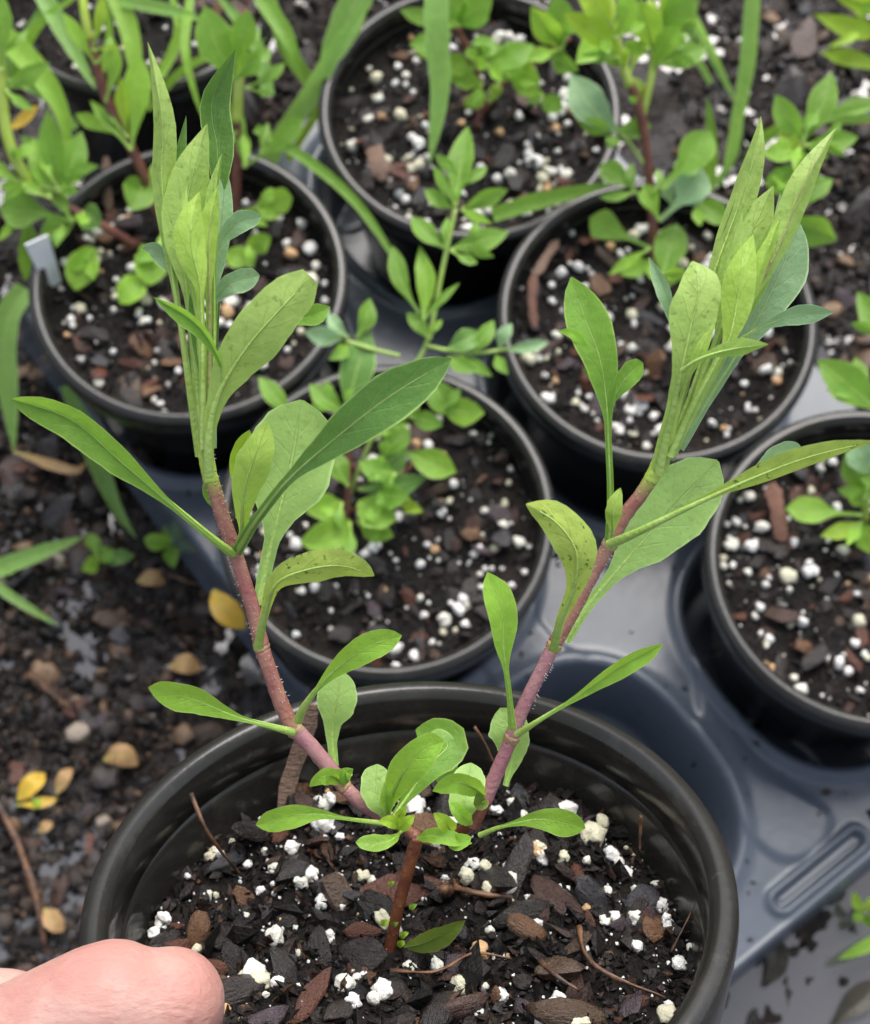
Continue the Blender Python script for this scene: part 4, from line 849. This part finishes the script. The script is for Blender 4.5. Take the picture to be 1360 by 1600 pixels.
for lb, bx, by, lv in (('small three-leaved weed on the dirt below the left pot', 150, 880, [(155, 875, 128, 892, 17, .006, 'lite', 'round'), (155, 872, 178, 858, 16, .006, 'mid', 'round'), (152, 870, 138, 832, 14, .008, 'mid', 'oval'), (158, 878, 212, 868, 14, .006, 'dark', 'oval')]),
                       ('small four-leaved weed beside the middle pot, right of the other weed', 262, 850, [(265, 850, 225, 842, 17, .007, 'lite', 'round'), (265, 852, 272, 888, 16, .006, 'mid', 'oval'), (268, 848, 270, 812, 17, .008, 'lite', 'oval'), (270, 850, 318, 850, 17, .006, 'mid', 'oval')]),
                       ('tiny bright weed at the water edge near the right side', 1345, 1420, [(1345, 1425, 1335, 1392, 11, .006, 'yel'), (1348, 1430, 1332, 1440, 11, .005, 'lite'), (1348, 1425, 1372, 1400, 11, .006, 'yel'), (1350, 1430, 1365, 1450, 11, .005, 'mid')])):
    seedling(lb, (bx, by), [([(bx, by+6, -.002), (bx+3, by-5, .007)], 3, 'green')], lv, 0.0015, None)

# ------------------------------------------------------------------ grass blades
def blade(pts, w, label, mat='grass', **kw):
    P = [on_z(x, y, z) for x, y, z in pts]
    o = leaf(None, P, w*px2m(P[len(P)//2]), 'blade', mat, name='grass_blade', nseg=22, nc=4, fold=kw.pop('fold', 16), tub=0, **kw)
    return tag(o, label, 'grass blade', 'grass blades among the pots')
blade([(684, -60, .16), (682, 40, .15), (688, 140, .135), (672, 256, .118)], 20, 'broad grass blade hanging straight down over the far pot')
blade([(400, 300, .05), (430, 230, .07), (490, 140, .09), (530, 70, .105), (600, -30, .12)], 17, 'pale hairy grass stalk slanting between the left and far pots', mat='grass')
blade([(560, -10, .11), (530, 60, .10), (500, 120, .09)], 26, 'wide grass leaf joined to the pale stalk left of the far pot')
blade([(400, 200, .10), (480, 250, .098), (560, 320, .095), (640, 440, .09)], 9, 'thin dark grass blade arching between the left and middle pots', mat='mid')
blade([(-10, 40, .10), (50, 100, .105), (95, 170, .10), (110, 250, .09)], 20, 'bright grass blade curving down at the top left corner', mat='lite')
blade([(55, -30, .11), (100, 50, .105), (150, 140, .098)], 15, 'grass blade pointing at the node of the left red stem')
blade([(178, -20, .11), (205, 60, .105), (214, 150, .098)], 17, 'upright grass blade between the two red stems at top left', mat='lite')
blade([(190, 0, .11), (260, 14, .112), (330, 34, .108)], 11, 'short grass blade lying level along the top left edge')
blade([(400, -20, .10), (450, 60, .098), (470, 120, .09)], 15, 'dark grass blade bending right above the pale stalk', mat='mid')
blade([(40, 450, .05), (8, 520, .045), (22, 705, .02)], 20, 'grass blade hanging down the left edge beside the tagged pot')
blade([(-40, 902, .006), (50, 868, .010), (132, 838, .012)], 15, 'grass blade lying on the dirt at the left edge')
blade([(-20, 905, .006), (30, 940, .006), (92, 978, .004)], 8, 'short drooping grass blade below the one at the left edge')
blade([(108, 600, .035), (145, 700, .02), (180, 790, .010), (214, 842, .006)], 17, 'grass blade drooping under the tagged pot towards the small weeds')
blade([(1178, -40, .10), (1170, 80, .075), (1152, 190, .05), (1128, 290, .02)], 13, 'tall hairy grass stalk rising left of the right shoot')
blade([(1060, -10, .09), (1110, 80, .06), (1155, 170, .04)], 9, 'thin grass blade crossing the tall hairy stalk', mat='grass')
blade([(1106, 310, .03), (1112, 230, .05), (1106, 150, .065)], 11, 'small upright grass blade behind the red-stemmed seedling', mat='mid')
blade([(770, 336, .0985), (840, 314, .101), (960, 286, .103)], 14, 'wet grass blade lying on the near rim of the far pot', mat='mid')
blade([(1400, 1455, .010), (1355, 1478, .012), (1310, 1499, .010)], 12, 'bright grass tip entering over the puddle at the right edge', mat='lite')

for lb_, p_, w_ in (('fine bright grass blade at the very top left, curling right', [(20, 130, .09), (60, 40, .105), (140, -20, .11)], 8),
                    ('fine grass blade between the two broad blades at top left', [(140, 150, .09), (170, 70, .10), (165, -30, .11)], 7),
                    ('thin grass blade leaning right above the tagged pot', [(230, 170, .09), (300, 100, .10), (420, 60, .105)], 7),
                    ('thin grass blade dropping over the back rim of the tagged pot', [(300, -20, .11), (290, 80, .11), (318, 190, .10)], 8),
                    ('thin grass blade beside the far pot, parallel to the pale stalk', [(450, 250, .06), (510, 150, .08), (575, 20, .10)], 7)):
    blade(p_, w_, lb_, mat='lite')
blade([(0, 130, .09), (40, 60, .10), (90, -30, .11)], 8, 'thin grass blade crossing the top left corner from lower left', mat='grass')
blade([(250, 120, .10), (280, 50, .105), (262, -30, .11)], 9, 'narrow grass blade standing behind the tip of the left shoot', mat='lite')
blade([(420, 150, .09), (400, 70, .10), (330, -20, .11)], 12, 'grass blade leaning left behind the pale hairy stalk', mat='grass')
blade([(485, 130, .08), (440, 60, .09), (425, -20, .10)], 13, 'dark green blade left of the far pot rim', mat='mid')
blade([(120, 200, .09), (70, 150, .10), (-20, 110, .105)], 7, 'fine grass blade lying across the leaves at the left edge', mat='grass')
blade([(1110, 130, .05), (1080, 60, .07), (1098, -30, .09)], 6, 'hair-thin grass blade at the top right of the far pot', mat='grass')
blade([(1160, 290, .015), (1190, 220, .03), (1260, 190, .04), (1380, 160, .045)], 10, 'grass blade arching right behind the five-leaf rosette', mat='mid')
blade([(1120, 290, .02), (1150, 230, .035), (1160, 120, .06)], 7, 'thin pale grass stem twined with the tall hairy stalk', mat='grass')

# ------------------------------------------------------------------ fallen leaves, litter, painted leaf reflections in the puddle
def fallen(pts, w, label, mat='tan', z=0.004, prof='oval', **kw):
    P = [on_z(x, y, z+h) for x, y, h in pts]
    o = leaf(None, P, w*px2m(P[0]), prof, mat, name='fallen_leaf', nseg=12, nc=6, fold=kw.pop('fold', 10), tub=0 if mat == 'leafrefl' else 1.5*px2m(P[0]), face=Vector((0, 0, 1)), **kw)
    return tag(o, label, 'fallen leaf', 'fallen leaves on the ground')
fallen([(334, 922, .002), (350, 950, .004), (384, 982, .002)], 22, 'bright yellow fallen leaf on the tray edge touching the middle pot', 'gold', z=.044)
fallen([(264, 1042, .001), (290, 1036, .005), (316, 1046, .001)], 17, 'pale tan oval fallen leaf on the dirt', curl=.25)
fallen([(215, 908, .001), (238, 902, .004), (258, 912, .001)], 15, 'brown cupped fallen leaf below the small weeds', curl=.2)
fallen([(162, 1188, .002), (188, 1178, .006), (216, 1196, .002)], 19, 'curled ochre fallen leaf with a dark hole-like fold', curl=.35)
fallen([(28, 1250, .002), (50, 1225, .005), (70, 1208, .002)], 17, 'yellowed fallen leaf above the green speck at the left', 'gold')
fallen([(25, 1258, .003), (58, 1256, .006), (90, 1248, .004)], 9, 'narrow golden fallen leaf at the left with a torn edge', 'gold', prof='lanc')
fallen([(50, 1262, .005), (58, 1254, .007), (64, 1250, .006)], 8, 'tiny lime green leaf scrap on the golden leaf', 'yel')
fallen([(60, 1300, .001), (70, 1292, .003), (82, 1284, .001)], 9, 'small tan leaf scrap below the golden leaf')
fallen([(88, 1242, .001), (102, 1212, .004), (112, 1200, .001)], 11, 'orange tan leaf scrap right of the yellowed leaf')
fallen([(20, 440+265, .001), (112, 735, .004), (136, 720, .001)], 9, 'pale torn leaf under the drooping grass blade')
fallen([(70, 1420, .001), (85, 1440, .003), (100, 1455, .001)], 16, 'tan leaf at the water film above the hand')
fallen([(15, 200, .05), (40, 185, .055), (60, 165, .06)], 15, 'orange dead leaf caught among the stems at top left', 'gold', z=.05)
fallen([(1195, 1540, 0), (1215, 1500, .001), (1190, 1440, 0)], 20, 'dark leaf-shaped painted reflection in the puddle beside the tray corner', 'leafrefl', z=.0006)  # this and the next: dark sheets standing in for leaf reflections on water
fallen([(1290, 1615, 0), (1330, 1575, .001), (1380, 1530, 0)], 22, 'long dark leaf-shaped painted reflection at the lower right corner', 'leafrefl', z=.0006, prof='lanc')
twig([(45, 1052, .004), (80, 1082, .006), (115, 1110, .004)], 7, 'reddish brown twig on the dirt left of the held pot', plane=0.002, group='twigs on the ground')
twig([(-20, 1230, .002), (30, 1320, .004), (60, 1420, .003), (70, 1480, .001)], 10, 'long grey twig along the left edge above the hand', plane=0.002, group='twigs on the ground', mat=TWIG)
twig([(262, 898, .003), (285, 905, .004), (312, 915, .003)], 4, 'thin tan twig beside the brown cupped leaf', plane=0.002, group='twigs on the ground')

# ------------------------------------------------------------------ plant tag
tg = [on_z(38, 382, .108), on_z(74, 366, .104), on_z(96, 440, .082), on_z(80, 466, .079)]
q = (tg[1]-tg[0]).cross(tg[3]-tg[0]).normalized()*0.0006
me = mesh('plant_tag', [p for p in tg]+[p-q for p in tg], [(0, 1, 2, 3), (7, 6, 5, 4), (0, 4, 5, 1), (1, 5, 6, 2), (2, 6, 7, 3), (3, 7, 4, 0)])
tag(link('plant_tag', me, None, [WHITE], False), 'blank white plastic plant tag stuck in the left pot', 'plant tag')

# ------------------------------------------------------------------ the hand
def cap_chain(bm, chain):
    for (p, r), (q, s) in zip(chain[:-1], chain[1:]):
        n = max(2, int((q-p).length/(0.3*min(r, s)))+1)
        for i in range(n+1):
            t = i/n; c = p.lerp(q, t); rr = r+(s-r)*t
            bmesh.ops.create_icosphere(bm, subdivisions=3, radius=rr, matrix=Matrix.Translation(c))
def at(x, y, d): return CAM+ray(x, y)*d
D = 0.257
thumb = [(at(-260, 1850, D+.020), .0160), (at(-70, 1705, D+.006), .0128), (at(60, 1622, D-.001), .0105), (at(150, 1570, D-.003), .0096), (at(178, 1563, D-.003), .0097), (at(226, 1574, D-.002), .0088), (at(266, 1566, D-.0005), .0090), (at(286, 1584, D+.002), .0068), (at(288, 1640, D+.009), .0054)]
bm = bmesh.new(); cap_chain(bm, thumb)
palm = at(-260, 2000, D+.030); wr = at(-420, 2420, D+.02)
cap_chain(bm, [(wr+Vector((-.05, -.05, -.01)), .026), (wr, .025), (palm, .024)])
DG, HH = (240, 246, 252, 258), (-.016, -.033, -.050, -.065)
W3 = [ploc(.082, d_, h_) for d_, h_ in zip(DG, HH)]
for i, k0 in enumerate(W3):
    cap_chain(bm, [(palm, .019), (palm.lerp(k0, .5), .015), (k0, .0108)])
    dg, h = DG[i], HH[i]; rw = .0505+.155*(h+.013)+.0085; L = (1.0, 1.1, 1.05, .85)[i]
    cap_chain(bm, [(k0, .0105), (ploc(rw+.006, dg-13*L, h), .0094), (ploc(rw, dg-26*L, h), .0086), (ploc(rw-.001, dg-38*L, h), .0074)])
cap_chain(bm, [(W3[i], .0100) for i in range(4)])
cap_chain(bm, [(palm, .015), (at(-110, 1625, D+.020), .0075), (at(-20, 1560, D+.022), .0055), (at(30, 1552, D+.022), .0042)])
me = bpy.data.meshes.new('hand'); bm.to_mesh(me); bm.free()
tmp = bpy.data.objects.new('hand_raw', me); COL.objects.link(tmp)
md = tmp.modifiers.new('r', 'REMESH'); md.mode = 'VOXEL'; md.voxel_size = 0.0011
ms = tmp.modifiers.new('s', 'SMOOTH'); ms.iterations = 9; ms.factor = 0.5
bpy.context.view_layer.update()
hm = bpy.data.meshes.new_from_object(tmp.evaluated_get(bpy.context.evaluated_depsgraph_get())); hm.name = 'hand'
bpy.data.objects.remove(tmp)
hand = tag(link('hand', hm, None, [SKIN]), 'bare hand gripping the near left rim of the held pot, thumb over the edge', 'hand')
